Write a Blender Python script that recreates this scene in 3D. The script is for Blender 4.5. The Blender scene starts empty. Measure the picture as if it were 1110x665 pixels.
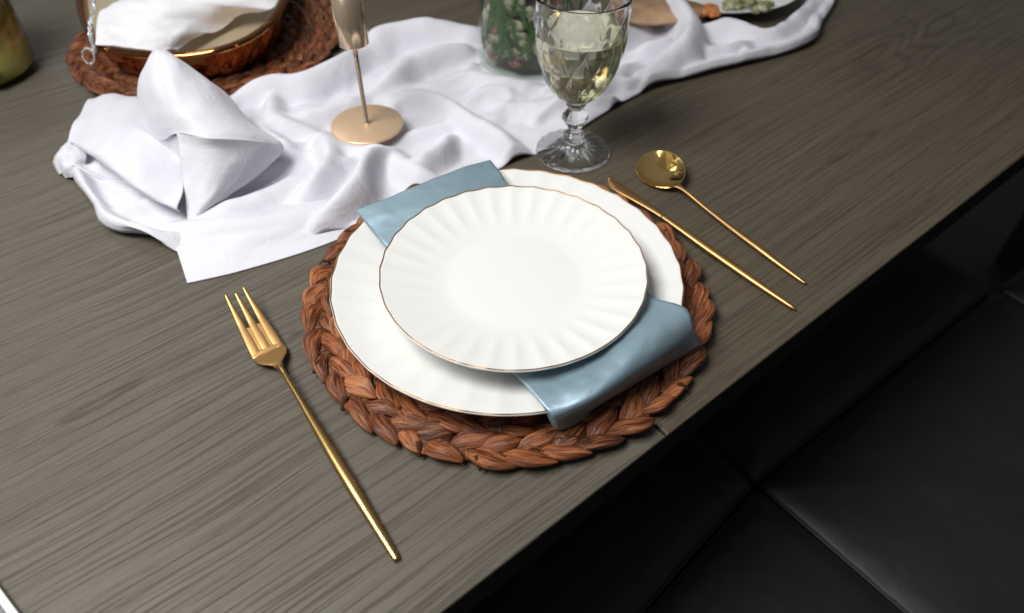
import bpy, math, random
import numpy as np
from mathutils import Vector, Matrix
random.seed(4); rng = np.random.default_rng(4)
scene = bpy.context.scene
COL = scene.collection
PI = math.pi

# ------------------------------------------------------------------ helpers
def mesh_obj(name, verts, faces, mat=None, parent=None, uv=None, smooth=True, mats=None, fmat=None):
    me = bpy.data.meshes.new(name)
    me.from_pydata([tuple(map(float, v)) for v in verts], [], [tuple(map(int, f)) for f in faces])
    if uv is not None:
        l = me.uv_layers.new(name='UVMap')
        vi = np.empty(len(me.loops), dtype=np.int32); me.loops.foreach_get('vertex_index', vi)
        l.data.foreach_set('uv', np.asarray(uv, dtype=np.float32)[vi].ravel())
    for m in (mats or ([mat] if mat else [])):
        me.materials.append(m)
    if fmat is not None:
        me.polygons.foreach_set('material_index', np.asarray(fmat, dtype=np.int32))
    me.polygons.foreach_set('use_smooth', [smooth] * len(me.polygons))
    me.update()
    o = bpy.data.objects.new(name, me)
    COL.objects.link(o)
    if parent is not None:
        o.parent = parent
    return o

def thing(name, label, cat, loc=(0, 0, 0), rz=0.0, group=None):
    o = bpy.data.objects.new(name, None)
    o.empty_display_size = 0.02
    o.location = loc; o.rotation_euler = (0, 0, rz)
    COL.objects.link(o)
    o['label'] = label; o['category'] = cat
    if group: o['group'] = group
    return o

def tag(o, label, cat, group=None, kind=None):
    o['label'] = label; o['category'] = cat
    if group: o['group'] = group
    if kind: o['kind'] = kind
    return o

class MB:
    """collects pieces into one mesh"""
    def __init__(s): s.v = []; s.f = []; s.uv = []; s.m = []
    def add(s, v, f, uv=None, mi=0):
        n = len(s.v)
        s.v += [tuple(map(float, a)) for a in v]
        s.f += [tuple(int(i) + n for i in q) for q in f]
        s.uv += list(uv) if uv is not None else [(0, 0)] * len(v)
        s.m += [mi] * len(f)
    def build(s, name, mat=None, parent=None, smooth=True, mats=None):
        return mesh_obj(name, s.v, s.f, mat, parent, uv=s.uv, smooth=smooth, mats=mats, fmat=s.m if mats else None)

def grid_faces(nr, nc, wrap_c=False, wrap_r=False):
    f = []
    for i in range(nr if wrap_r else nr - 1):
        for j in range(nc if wrap_c else nc - 1):
            a = i * nc + j; b = i * nc + (j + 1) % nc
            i2 = (i + 1) % nr
            f.append((a, b, i2 * nc + (j + 1) % nc, i2 * nc + j))
    return f

def lathe(profile, seg=96, rfun=None, cap0=False, cap1=False):
    v = []; uv = []
    for i, (r, z) in enumerate(profile):
        for j in range(seg):
            t = 2 * PI * j / seg
            rr, zz = (r, z) if rfun is None else rfun(r, z, t, i)
            v.append((rr * math.cos(t), rr * math.sin(t), zz)); uv.append((j / seg, i / max(1, len(profile) - 1)))
    f = grid_faces(len(profile), seg, wrap_c=True)
    if cap0: f.append(tuple(range(seg - 1, -1, -1)))
    if cap1: f.append(tuple((len(profile) - 1) * seg + j for j in range(seg)))
    return v, f, uv

def crom(pts, n, closed=False):
    """Catmull-Rom resample of control points (k,d) to n samples"""
    p = np.asarray(pts, float); k = len(p)
    if closed:
        P_ = np.vstack([p[-1], p, p[0], p[1]]); segs = k
        t = np.linspace(0, segs, n, endpoint=False)
    else:
        P_ = np.vstack([2 * p[0] - p[1], p, 2 * p[-1] - p[-2]]); segs = k - 1
        t = np.linspace(0, segs, n)
    i = np.minimum(t.astype(int), segs - 1); u = (t - i)[:, None]
    a, b, c, d = P_[i], P_[i + 1], P_[i + 2], P_[i + 3]
    return .5 * (2 * b + (c - a) * u + (2 * a - 5 * b + 4 * c - d) * u**2 + (3 * b - a - 3 * c + d) * u**3)

def net(rows, nr, nc):
    """tensor Catmull-Rom surface of a control net -> (nr,nc,3)"""
    R = np.array([crom(r, nc) for r in rows])
    return np.stack([crom(R[:, j], nr) for j in range(nc)], axis=1)

def arc_resample(pts, n):
    p = crom(pts, 600)
    d = np.r_[0, np.cumsum(np.linalg.norm(np.diff(p, axis=0), axis=1))]
    s = np.linspace(0, d[-1], n)
    return np.stack([np.interp(s, d, p[:, k]) for k in range(p.shape[1])], axis=1)

def tube(path, rad, seg=12, flat=1.0, up=(0, 0, 1), cap=True):
    """sweep an ellipse along a path; rad = scalar or list of (half width, half thickness)"""
    path = [Vector(p) for p in path]; n = len(path)
    v = []; uv = []; L = 0
    for i, p in enumerate(path):
        t = (path[min(i + 1, n - 1)] - path[max(i - 1, 0)]).normalized()
        u = Vector(up); s = t.cross(u)
        if s.length < 1e-4: s = t.cross(Vector((1, 0, 0)))
        s.normalize(); w = s.cross(t).normalized()
        r = rad[i] if hasattr(rad, '__len__') else rad
        a, b = r if hasattr(r, '__len__') else (r, r * flat)
        if i: L += (p - path[i - 1]).length
        for j in range(seg):
            q = 2 * PI * j / seg
            v.append(p + s * (a * math.cos(q)) + w * (b * math.sin(q))); uv.append((L, j / seg))
    f = grid_faces(n, seg, wrap_c=True)
    if cap:
        f.append(tuple(range(seg - 1, -1, -1))); f.append(tuple((n - 1) * seg + j for j in range(seg)))
    return v, f, uv

def vnoise(x, y, seed=0):
    """smooth value noise, numpy arrays in, -1..1 out"""
    r = np.random.default_rng(seed); T = r.uniform(-1, 1, (64, 64))
    xi = np.floor(x).astype(int); yi = np.floor(y).astype(int)
    fx = x - xi; fy = y - yi
    fx = fx * fx * (3 - 2 * fx); fy = fy * fy * (3 - 2 * fy)
    g = lambda a, b: T[a % 64, b % 64]
    return (g(xi, yi) * (1 - fx) + g(xi + 1, yi) * fx) * (1 - fy) + (g(xi, yi + 1) * (1 - fx) + g(xi + 1, yi + 1) * fx) * fy

def buckle(G, ext, iters, kg, kb, hold=None, floor=.0014, seed=0, amp=.0006):
    """relax a cloth grid whose threads are a little longer than the shape it is held to: it crinkles as cloth does"""
    r_ = np.random.default_rng(seed); nr, nc, _ = G.shape
    v = G.copy(); v += r_.normal(0, amp, G.shape)
    kgm = np.full(G.shape[:2], kg) if hold is None else kg + hold
    def rest(dr, dc, e):
        a = G[:nr - dr, max(0, -dc):nc - max(0, dc)]; b = G[dr:, max(0, dc):nc - max(0, -dc)]
        return np.linalg.norm(b - a, axis=2) * e
    cons = [(0, 1, ext, 1.), (1, 0, ext, 1.), (1, 1, ext, .5), (1, -1, ext, .5), (0, 2, ext, .30), (2, 0, ext, .30)]
    cons = [(dr, dc, rest(dr, dc, e), k) for dr, dc, e, k in cons]
    for it in range(iters):
        acc = np.zeros_like(v); cnt = np.zeros(G.shape[:2])
        for dr, dc, L0, k in cons:
            sa = (slice(0, nr - dr), slice(max(0, -dc), nc - max(0, dc))); sb = (slice(dr, nr), slice(max(0, dc), nc - max(0, -dc)))
            d = v[sb] - v[sa]; L_ = np.linalg.norm(d, axis=2) + 1e-9
            c_ = (d * ((L_ - L0) / L_ * .5 * k)[..., None])
            acc[sa] += c_; acc[sb] -= c_; cnt[sa] += k; cnt[sb] += k
        v += acc / cnt[..., None] * 1.7
        if kb:
            lap = np.zeros_like(v); lap[1:-1, 1:-1] = (v[:-2, 1:-1] + v[2:, 1:-1] + v[1:-1, :-2] + v[1:-1, 2:]) / 4 - v[1:-1, 1:-1]
            v += lap * kb
        v += (G - v) * kgm[..., None]
        v[..., 2] = np.maximum(v[..., 2], floor)
    return v

def crinkle(G, stride, hold=None, **kw):
    """buckle a coarse copy of the grid and carry its displacement back to the fine one"""
    nr, nc, _ = G.shape
    ri = np.linspace(0, nr - 1, max(6, nr // stride)).round().astype(int); ci = np.linspace(0, nc - 1, max(6, nc // stride)).round().astype(int)
    C = G[np.ix_(ri, ci)]; hc = None if hold is None else hold[np.ix_(ri, ci)]
    D = buckle(C, hold=hc, **kw) - C
    out = net(list(D), nr, nc)
    if hold is not None: out *= (1 - np.clip(hold * 2, 0, 1))[..., None]
    return G + out

def modifier(o, kind, **kw):
    m = o.modifiers.new(kind.title(), kind)
    for k, v in kw.items(): setattr(m, k, v)
    return m

# ------------------------------------------------------------------ materials
class Mat:
    def __init__(s, name):
        s.m = bpy.data.materials.new(name); s.m.use_nodes = True
        s.nt = s.m.node_tree; s.nt.nodes.clear()
        s.out = s.n('ShaderNodeOutputMaterial')
    def n(s, t, **kw):
        n = s.nt.nodes.new(t)
        for k, v in kw.items():
            if k in n.inputs: n.inputs[k].default_value = v
            else: setattr(n, k, v)
        return n
    def l(s, a, b): s.nt.links.new(a, b)
    def pbsdf(s, **kw):
        b = s.n('ShaderNodeBsdfPrincipled')
        for k, v in kw.items(): b.inputs[k.replace('_', ' ')].default_value = v
        s.l(b.outputs[0], s.out.inputs[0]); s.b = b
        return b
    def coord(s, kind='Object', scale=(1, 1, 1), rot=(0, 0, 0)):
        t = s.n('ShaderNodeTexCoord'); mp = s.n('ShaderNodeMapping')
        mp.inputs['Scale'].default_value = scale; mp.inputs['Rotation'].default_value = rot
        s.l(t.outputs[kind], mp.inputs[0]); return mp.outputs[0]
    def noise(s, vec, scale=5, detail=3, rough=.5, dist=0):
        n = s.n('ShaderNodeTexNoise'); n.inputs['Scale'].default_value = scale
        n.inputs['Detail'].default_value = detail; n.inputs['Roughness'].default_value = rough
        n.inputs['Distortion'].default_value = dist
        s.l(vec, n.inputs['Vector']); return n.outputs['Fac']
    def ramp(s, fac, stops):
        r = s.n('ShaderNodeValToRGB'); e = r.color_ramp.elements
        while len(e) < len(stops): e.new(.5)
        for k, (p, c) in enumerate(stops):
            e[k].position = p; e[k].color = (*c, 1) if len(c) == 3 else c
        s.l(fac, r.inputs[0]); return r.outputs[0]
    def mix(s, fac, a, b, mode='MIX'):
        m = s.n('ShaderNodeMix', data_type='RGBA', blend_type=mode)
        for sock, val in ((m.inputs[0], fac), (m.inputs[6], a), (m.inputs[7], b)):
            if hasattr(val, 'is_output'): s.l(val, sock)
            elif isinstance(val, tuple): sock.default_value = (*val, 1)
            else: sock.default_value = val
        return m.outputs[2]
    def math(s, op, a, b=0.0):
        m = s.n('ShaderNodeMath', operation=op)
        for k, val in enumerate((a, b)):
            if hasattr(val, 'is_output'): s.l(val, m.inputs[k])
            else: m.inputs[k].default_value = val
        return m.outputs[0]
    def bump(s, h, strength=.3, dist=.001, normal=None):
        b = s.n('ShaderNodeBump'); b.inputs['Strength'].default_value = strength; b.inputs['Distance'].default_value = dist
        s.l(h, b.inputs['Height'])
        if normal: s.l(normal, b.inputs['Normal'])
        return b.outputs[0]

def simple(name, col, rough=.5, metal=0., **kw):
    m = Mat(name); m.pbsdf(Base_Color=(*col, 1), Roughness=rough, Metallic=metal, **kw); return m

def wood_mat(name, offset, knots=(), tone=(1, 1, 1)):
    m = Mat(name); b = m.pbsdf(Roughness=.5); b.inputs['Specular IOR Level'].default_value = .28
    tc = m.n('ShaderNodeTexCoord'); mp0 = m.n('ShaderNodeMapping'); mp0.inputs['Location'].default_value = offset
    m.l(tc.outputs['Object'], mp0.inputs[0])
    def sc(x, y, z=1, src=None):
        q = m.n('ShaderNodeVectorMath', operation='MULTIPLY'); q.inputs[1].default_value = (x, y, z)
        m.l(src or mp0.outputs[0], q.inputs[0]); return q.outputs[0]
    # gentle waviness of the grain
    wob = m.noise(sc(4, 6), 1, 2)
    add = m.n('ShaderNodeCombineXYZ'); m.l(m.math('MULTIPLY', m.math('SUBTRACT', wob, .5), .022), add.inputs[1])
    va = m.n('ShaderNodeVectorMath', operation='ADD'); m.l(mp0.outputs[0], va.inputs[0]); m.l(add.outputs[0], va.inputs[1])
    V = va.outputs[0]
    # cathedral figure: rings of a very stretched field
    fig = m.noise(sc(2.6, 11, 1, V), 1, 1.5, .5)
    rings = m.math('SINE', m.math('MULTIPLY', fig, 95.0))
    rings = m.math('POWER', m.math('MULTIPLY', m.math('ADD', rings, 1.0), .5), 3.0)
    figmask = m.ramp(m.noise(sc(1.6, 4.5, 1, V), 1, 1), [(.60, (0, 0, 0)), (.74, (1, 1, 1))])
    rings = m.math('MULTIPLY', rings, figmask)
    def knot(cx, cy, a, b_, k):
        q = m.n('ShaderNodeVectorMath', operation='SUBTRACT'); q.inputs[1].default_value = (cx + offset[0], cy + offset[1], 0); m.l(V, q.inputs[0])
        q2 = m.n('ShaderNodeVectorMath', operation='MULTIPLY'); q2.inputs[1].default_value = (1 / a, 1 / b_, 0); m.l(q.outputs[0], q2.inputs[0])
        ln = m.n('ShaderNodeVectorMath', operation='LENGTH'); m.l(q2.outputs[0], ln.inputs[0])
        d_ = m.math('ADD', ln.outputs['Value'], m.math('MULTIPLY', m.noise(sc(14, 60, 1, V), 1, 3, .6), .55))
        w = m.math('POWER', m.math('MULTIPLY', m.math('ADD', m.math('SINE', m.math('MULTIPLY', d_, k)), 1.0), .5), 2.2)
        return m.math('MULTIPLY', w, m.ramp(d_, [(.45, (1, 1, 1)), (1.35, (0, 0, 0))]))
    for kk in knots: rings = m.math('MAXIMUM', rings, knot(*kk))
    streak = m.noise(sc(2.4, 70, 1, V), 1, 6, .68)
    pore = m.ramp(m.noise(sc(4.2, 380, 1, V), 1, 4, .66), [(.52, (0, 0, 0)), (.62, (1, 1, 1))])
    fine = m.noise(sc(30, 1300, 1, V), 1, 2, .7)
    base = m.ramp(streak, [(.28, (.080, .068, .051)), (.5, (.104, .092, .071)), (.75, (.128, .116, .092))])
    c = m.mix(m.math('MULTIPLY', pore, .46), base, (.030, .026, .020))
    c = m.mix(m.math('MULTIPLY', rings, .55), c, (.017, .014, .011))
    c = m.mix(m.math('MULTIPLY', m.ramp(fine, [(.40, (0, 0, 0)), (.66, (1, 1, 1))]), .34), c, (.165, .152, .122))
    big = m.noise(sc(1.5, 5), 1, 2)
    c = m.mix(m.math('MULTIPLY', m.math('SUBTRACT', big, .35), .55), c, (.095, .076, .056))
    c = m.mix(1.0, c, tone, 'MULTIPLY')
    m.l(c, b.inputs['Base Color'])
    h = m.math('SUBTRACT', m.math('MULTIPLY', fine, .35), m.math('ADD', pore, m.math('MULTIPLY', rings, .35)))
    m.l(m.bump(h, .7, .0005), b.inputs['Normal'])
    m.l(m.math('ADD', m.math('MULTIPLY', pore, .14), .43), b.inputs['Roughness'])
    return m

def gold_mat(name, col=(.72, .46, .17), rough=.22, stretch=(600, 30, 30), scratch=.12):
    m = Mat(name); b = m.pbsdf(Base_Color=(*col, 1), Metallic=1.0, Roughness=rough)
    n = m.noise(m.coord('Object', stretch), 1, 3, .6)
    m.l(m.math('ADD', m.math('MULTIPLY', n, scratch), rough - scratch * .5), b.inputs['Roughness'])
    m.l(m.bump(n, .12, .0002), b.inputs['Normal'])
    k = m.noise(m.coord('Object', (40, 40, 40)), 1, 3)
    m.l(m.mix(m.math('MULTIPLY', k, .5), col, tuple(c * .78 for c in col)), b.inputs['Base Color'])
    return m

def cloth_mat(name, col, rough=.85, weave=2600, trans=.12):
    m = Mat(name); b = m.n('ShaderNodeBsdfPrincipled')
    b.inputs['Base Color'].default_value = (*col, 1); b.inputs['Roughness'].default_value = rough
    b.inputs['Sheen Weight'].default_value = .25; b.inputs['Sheen Roughness'].default_value = .4
    b.inputs['Specular IOR Level'].default_value = .25
    v = m.coord('UV', (weave, weave, 1))
    n = m.noise(v, 1, 2, .6)
    big = m.noise(m.coord('Object', (60, 60, 60)), 1, 4, .6)
    nb = m.bump(n, .12, .0002); cr_ = m.noise(m.coord('Object', (34, 52, 40)), 1, 3, .55, 1.2)
    cr_ = m.math('ABSOLUTE', m.math('SUBTRACT', cr_, .5))
    m.l(m.bump(m.math('SUBTRACT', m.math('MULTIPLY', big, .5), m.math('POWER', m.math('ADD', cr_, .02), .6)), .30, .0028, nb), b.inputs['Normal'])
    t = m.n('ShaderNodeBsdfTranslucent'); t.inputs[0].default_value = (*col, 1)
    ms = m.n('ShaderNodeMixShader'); ms.inputs[0].default_value = trans
    m.l(b.outputs[0], ms.inputs[1]); m.l(t.outputs[0], ms.inputs[2]); m.l(ms.outputs[0], m.out.inputs[0])
    return m

M_wood_a = wood_mat('wood_near_leaf', (0.3, 0.11, 0), [(-0.29, 0.274, 0.115, 0.024, 17.0), (-0.168, 0.246, 0.05, 0.014, 12.0)]).m
M_wood_b = wood_mat('wood_far_leaf', (3.37, 1.93, 0), [(0.407, 0.118, 0.09, 0.016, 11.0), (0.08, 0.096, 0.06, 0.012, 11.0)], tone=(.90, .84, .75)).m
M_gold = gold_mat('brushed_gold', (.53, .315, .125), .42, (25, 500, 500), .14).m
M_gold_fork = gold_mat('satin_gold', (.64, .42, .16), .24, (18, 450, 450), .12).m
M_gold_pol = gold_mat('polished_gold', (.90, .58, .22), .09, (80, 80, 80), .04).m
M_gold_rose = gold_mat('champagne_gold', (.95, .74, .54), .17, (30, 30, 700), .05); M_gold_rose.b.inputs['Metallic'].default_value = .85; M_gold_rose = M_gold_rose.m
M_gold_disc_ = gold_mat('champagne_gold_disc', (.80, .57, .37), .36, (60, 60, 60), .04)
M_gold_disc_.b.inputs['Metallic'].default_value = .5; M_gold_disc = M_gold_disc_.m
M_trim = simple('gilt_rim', (.44, .24, .09), .3, .8).m
M_cloth = cloth_mat('white_cotton', (.74, .74, .80)).m
M_napkin_white = cloth_mat('white_napkin_cotton', (.82, .82, .85)).m
M_leather = None

def porcelain():
    m = Mat('white_porcelain'); b = m.pbsdf(Base_Color=(.78, .78, .76, 1), Roughness=.13)
    b.inputs['Coat Weight'].default_value = .35; b.inputs['Coat Roughness'].default_value = .05
    b.inputs['Subsurface Weight'].default_value = .08; b.inputs['Subsurface Radius'].default_value = (.004, .004, .003)
    b.inputs['Subsurface Scale'].default_value = 1.0
    n = m.noise(m.coord('Object', (35, 35, 35)), 1, 2)
    m.l(m.bump(n, .12, .0012), b.inputs['Normal'])
    return m.m
M_porc = porcelain()

def satin():
    m = Mat('blue_satin'); b = m.pbsdf(Base_Color=(.17, .27, .335, 1), Roughness=.40, Metallic=.35)
    b.inputs['Specular IOR Level'].default_value = .85
    b.inputs['Specular Tint'].default_value = (.75, .88, 1, 1)
    b.inputs['Sheen Weight'].default_value = .35; b.inputs['Sheen Roughness'].default_value = .3
    b.inputs['Sheen Tint'].default_value = (.6, .75, .85, 1)
    b.inputs['Anisotropic'].default_value = .5
    v = m.coord('UV', (420, 1500, 1)); n = m.noise(v, 1, 3, .7)
    w = m.noise(m.coord('Object', (55, 55, 55)), 1, 4, .6, .6)
    slub = m.noise(m.coord('UV', (60, 900, 1)), 1, 3, .6)
    m.l(m.mix(slub, (.21, .31, .365), (.32, .43, .49)), b.inputs['Base Color'])
    nb = m.bump(n, .4, .00025)
    m.l(m.bump(w, .14, .003, nb), b.inputs['Normal'])
    return m.m
M_satin = satin()

def braid_mat():
    m = Mat('water_hyacinth_straw'); b = m.pbsdf(Roughness=.48)
    b.inputs['Specular IOR Level'].default_value = .32
    uvc = m.coord('UV', (1, 1, 1))
    def s(x, y):
        q = m.n('ShaderNodeVectorMath', operation='MULTIPLY'); q.inputs[1].default_value = (x, y, 1); m.l(uvc, q.inputs[0]); return q.outputs[0]
    fib = m.noise(s(40, 800), 1, 5, .7, .5)
    broad = m.noise(s(45, 300), 1, 3, .6, .3)
    at = m.n('ShaderNodeAttribute'); at.attribute_name = 'tint'
    c = m.ramp(at.outputs['Fac'], [(0.0, (.012, .003, .002)), (.22, (.055, .012, .007)), (.45, (.130, .030, .011)), (.68, (.235, .064, .020)), (1.0, (.40, .150, .060))])
    c = m.mix(m.math('MULTIPLY', m.ramp(fib, [(.44, (0, 0, 0)), (.60, (1, 1, 1))]), .6), c, (.46, .18, .07))
    c = m.mix(m.math('MULTIPLY', m.ramp(fib, [(.34, (1, 1, 1)), (.50, (0, 0, 0))]), .85), c, (.045, .013, .008))
    c = m.mix(m.ramp(broad, [(.34, (.85, .85, .85)), (.47, (0, 0, 0))]), c, (.045, .012, .007))
    c = m.mix(m.math('MULTIPLY', m.ramp(broad, [(.55, (0, 0, 0)), (.68, (.7, .7, .7))]), m.math('ADD', at.outputs['Fac'], .15)), c, (.52, .23, .10))
    
    m.l(c, b.inputs['Base Color'])
    m.l(m.bump(m.math('ADD', fib, m.math('MULTIPLY', broad, .8)), .9, .0010), b.inputs['Normal'])
    m.l(m.math('ADD', m.math('MULTIPLY', fib, .3), .17), b.inputs['Roughness'])
    return m.m
M_braid = braid_mat()

def leather():
    m = Mat('black_leather'); b = m.pbsdf(Base_Color=(.012, .012, .010, 1), Roughness=.55)
    v = m.coord('Object', (260, 260, 260)); n = m.noise(v, 1, 3, .6)
    big = m.noise(m.coord('Object', (7, 7, 7)), 1, 3, .5)
    nb = m.bump(n, .25, .0006); m.l(m.bump(big, .5, .02, nb), b.inputs['Normal'])
    m.l(m.math('ADD', m.math('MULTIPLY', big, .25), .38), b.inputs['Roughness'])
    return m.m
M_leather = leather()

M_copper = gold_mat('copper_gold', (.46, .20, .075), .09, (40, 40, 40), .05).m

def glass(name, col=(1, 1, 1), ior=1.5, rough=0.0):
    m = Mat(name); m.pbsdf(Base_Color=(*col, 1), Roughness=rough, IOR=ior, Transmission_Weight=1.0); return m.m
M_glass = glass('clear_pressed_glass', (.98, .99, .98), 1.47)
M_wine = glass('white_wine', (.98, .962, .73), 1.34)
M_glass.node_tree.nodes['Principled BSDF'].inputs['Transmission Weight'].default_value = 1.0
M_wine.node_tree.nodes['Principled BSDF'].inputs['Transmission Weight'].default_value = .93
def thin_glass():
    m = Mat('thin_clear_glass'); tr = m.n('ShaderNodeBsdfTransparent'); tr.inputs[0].default_value = (.93, .95, .93, 1)
    gl = m.n('ShaderNodeBsdfGlossy'); gl.inputs['Roughness'].default_value = .04
    lw = m.n('ShaderNodeLayerWeight'); fr = m.n('ShaderNodeMath', operation='MULTIPLY_ADD'); pw_ = m.math('POWER', lw.outputs['Facing'], 4.0); m.l(pw_, fr.inputs[0]); fr.inputs[1].default_value = .2; fr.inputs[2].default_value = .025
    ms = m.n('ShaderNodeMixShader'); m.l(fr.outputs[0], ms.inputs[0]); m.l(tr.outputs[0], ms.inputs[1]); m.l(gl.outputs[0], ms.inputs[2])
    m.l(ms.outputs[0], m.out.inputs[0]); return m.m
M_thin = thin_glass()

# ------------------------------------------------------------------ table (two leaves meeting in a seam)
TA = math.radians(39.4)
seam = (0.1062, 0.2878, 0)
table = thing('dining_table', 'grey brown wood grain dining table with a narrow seam between its two leaves', 'table', (seam[0], seam[1], 0), TA)
M_edge = simple('shaded_edge_side', (.012, .012, .010), .6).m  # near-black colour paints the shade on the tabletop's unlit sides
def leaf(x0, x1, y0, y1, mat):
    b = .0018; t = .028
    v = []; f = []
    ring = lambda i, z: [(x0 + i, y0 + i, z), (x1 - i, y0 + i, z), (x1 - i, y1 - i, z), (x0 + i, y1 - i, z)]
    for (i, z) in ((b, 0), (b * .3, -b * .3), (0, -b), (0, -t)): v += ring(i, z)
    for k in range(3):
        for j in range(4):
            f.append((k * 4 + j, (k + 1) * 4 + j, (k + 1) * 4 + (j + 1) % 4, k * 4 + (j + 1) % 4))
    f.append((0, 1, 2, 3)); f.append((15, 14, 13, 12))
    f = [q if k < 8 else q for k, q in enumerate(f)]
    o = mesh_obj('tabletop', v, f, None, table, smooth=False, mats=[mat, M_edge], fmat=[0] * 8 + [1] * 4 + [0, 1])
    return o
leaf(-1.25, -.0006, 0, 1.35, M_wood_a)
leaf(.0006, 1.6, 0, 1.35, M_wood_b)
mb = MB()
def box(mb, x0, x1, y0, y1, z0, z1, mi=0):
    v = [(x, y, z) for z in (z0, z1) for (x, y) in ((x0, y0), (x1, y0), (x1, y1), (x0, y1))]
    mb.add(v, [(3, 2, 1, 0), (4, 5, 6, 7), (0, 1, 5, 4), (1, 2, 6, 5), (2, 3, 7, 6), (3, 0, 4, 7)], mi=mi)
box(mb, -1.15, 1.5, .06, .085, -.10, -.0285); box(mb, -1.15, 1.5, 1.26, 1.285, -.10, -.0285)
mb.build('apron', M_wood_a, table, smooth=False)
for (lx, ly) in ((-1.15, .06), (1.44, .06), (-1.15, 1.23), (1.44, 1.23)):
    mb = MB(); box(mb, lx, lx + .06, ly, ly + .06, -.75, -.0287); mb.build('leg', M_wood_a, table, smooth=False)

# dark floor far below
fm = simple('dark_floor', (.012, .012, .012), .6)
n = fm.noise(fm.coord('Object', (3, 3, 3)), 1, 4); fm.l(fm.ramp(n, [(.3, (.008, .008, .008)), (.7, (.02, .019, .017))]), fm.b.inputs['Base Color'])
fl = mesh_obj('floor', [(-4, -3, -.75), (4, -3, -.75), (4, 5, -.75), (-4, 5, -.75)], [(0, 1, 2, 3)], fm.m, smooth=False)
fl['kind'] = 'structure'

# ------------------------------------------------------------------ black leather seat blocks beside the table
def ottoman(corners, label, zt=-.30, hgt=.44):
    """corners in plan, counter clockwise; soft box with domed top and piping"""
    c = np.array(corners, float); cen = c.mean(0)
    t = thing('ottoman', label, 'ottoman', (cen[0], cen[1], zt - hgt), 0, 'black leather seat blocks pushed against the table')
    q = c - cen
    def outline(inset, rad, n=10):
        out = []
        for k in range(4):
            p = q[k]; a = q[k - 1] - p; b = q[(k + 1) % 4] - p
            a /= np.linalg.norm(a); b /= np.linalg.norm(b)
            p = p + (a + b) * inset
            s, e = p + a * rad, p + b * rad
            for i in range(n):
                u = i / (n - 1); out.append((1 - u)**2 * s + 2 * u * (1 - u) * p + u * u * e)
            # straight run subdivided
            nxt = q[(k + 1) % 4]; 
            c2 = q[(k + 2) % 4] - nxt; c2 = c2 / np.linalg.norm(c2)
            e2 = nxt + (-b + c2) * inset - b * rad
            for i in range(1, 14): out.append(e + (e2 - e) * i / 14)
        return np.array(out)
    prof = [(.006, 0), (.001, .02), (.0005, hgt - .07), (.0005, hgt - .014), (.0018, hgt - .003), (.006, hgt + .0005)]
    v = []; N = None
    for ins, z in prof:
        o = outline(ins, .010); N = len(o); v += [(a, b, z) for a, b in o]
    last = outline(.006, .010)
    for k in range(1, 12):
        s = 1 - k / 12
        for (a, b) in last:
            w = 1 - s * s
            v.append((a * s, b * s, hgt + .001 + .012 * w**.8 + .003 * math.sin(a * 19 + cen[0] * 9) * math.cos(b * 23) * w))
    f = grid_faces(len(prof) + 11, N, wrap_c=True); top = len(v); v.append((0, 0, hgt + .013))
    base = (len(prof) + 10) * N
    f += [(base + j, base + (j + 1) % N, top) for j in range(N)]
    f.append(tuple(range(N - 1, -1, -1)))
    mesh_obj('cushion', v, f, M_leather, t)
    o = outline(.0022, .010)
    path = [(a, b, hgt - .004) for a, b in o] + [(o[0][0], o[0][1], hgt - .004)]
    tv, tf, tu = tube(path, .0018, 8, cap=False)
    mesh_obj('piping', tv, tf, M_leather, t)
    return t
A = np.array((0.2709, 0.4266, -0.3)[:2]); B = np.array((0.6782, 0.7369, -0.3)[:2])
D = np.array((0.3856, 0.2819, -0.3)[:2]); E = np.array((0.1255, 0.2819, -0.3)[:2]); S = np.array((0.2241, 0.4962, -0.3)[:2]); F = np.array((0.7589, 0.7825, -0.3)[:2])
def unit(v): return v / np.linalg.norm(v)
ab, ad, ae, as_ = unit(B - A), unit(D - A), unit(E - A), unit(S - A)
g_ = .001
L = float(np.linalg.norm(B - A))
ottoman([A + (ab + ad) * g_, A + ad * L, B + ad * L, B - ab * g_ + ad * g_], 'largest black leather seat block, nearest the right edge of the picture')
ottoman([A + (ae + ad) * g_, A + ae * L, A + ae * L + ad * L, A + ad * L], 'black leather seat block at the bottom, meeting the others at a point')
ottoman([A + (as_ + ae) * g_, A + as_ * L, A + as_ * L + ae * L, A + ae * L], 'black leather seat block in the deep shade under the near table edge')
ottoman([A + (ab + as_) * g_, B - ab * g_ + as_ * g_, B + as_ * L, A + as_ * L], 'black leather seat block running along the table edge on the right')
bf = unit(F - B)
ottoman([B + (ab * .3 + ad) * g_ + ab * g_, B + ad * L + ab * g_, B + ad * L + ab * L, B + ab * L + ad * g_], 'black leather seat block whose corner just shows at the right edge')

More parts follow.
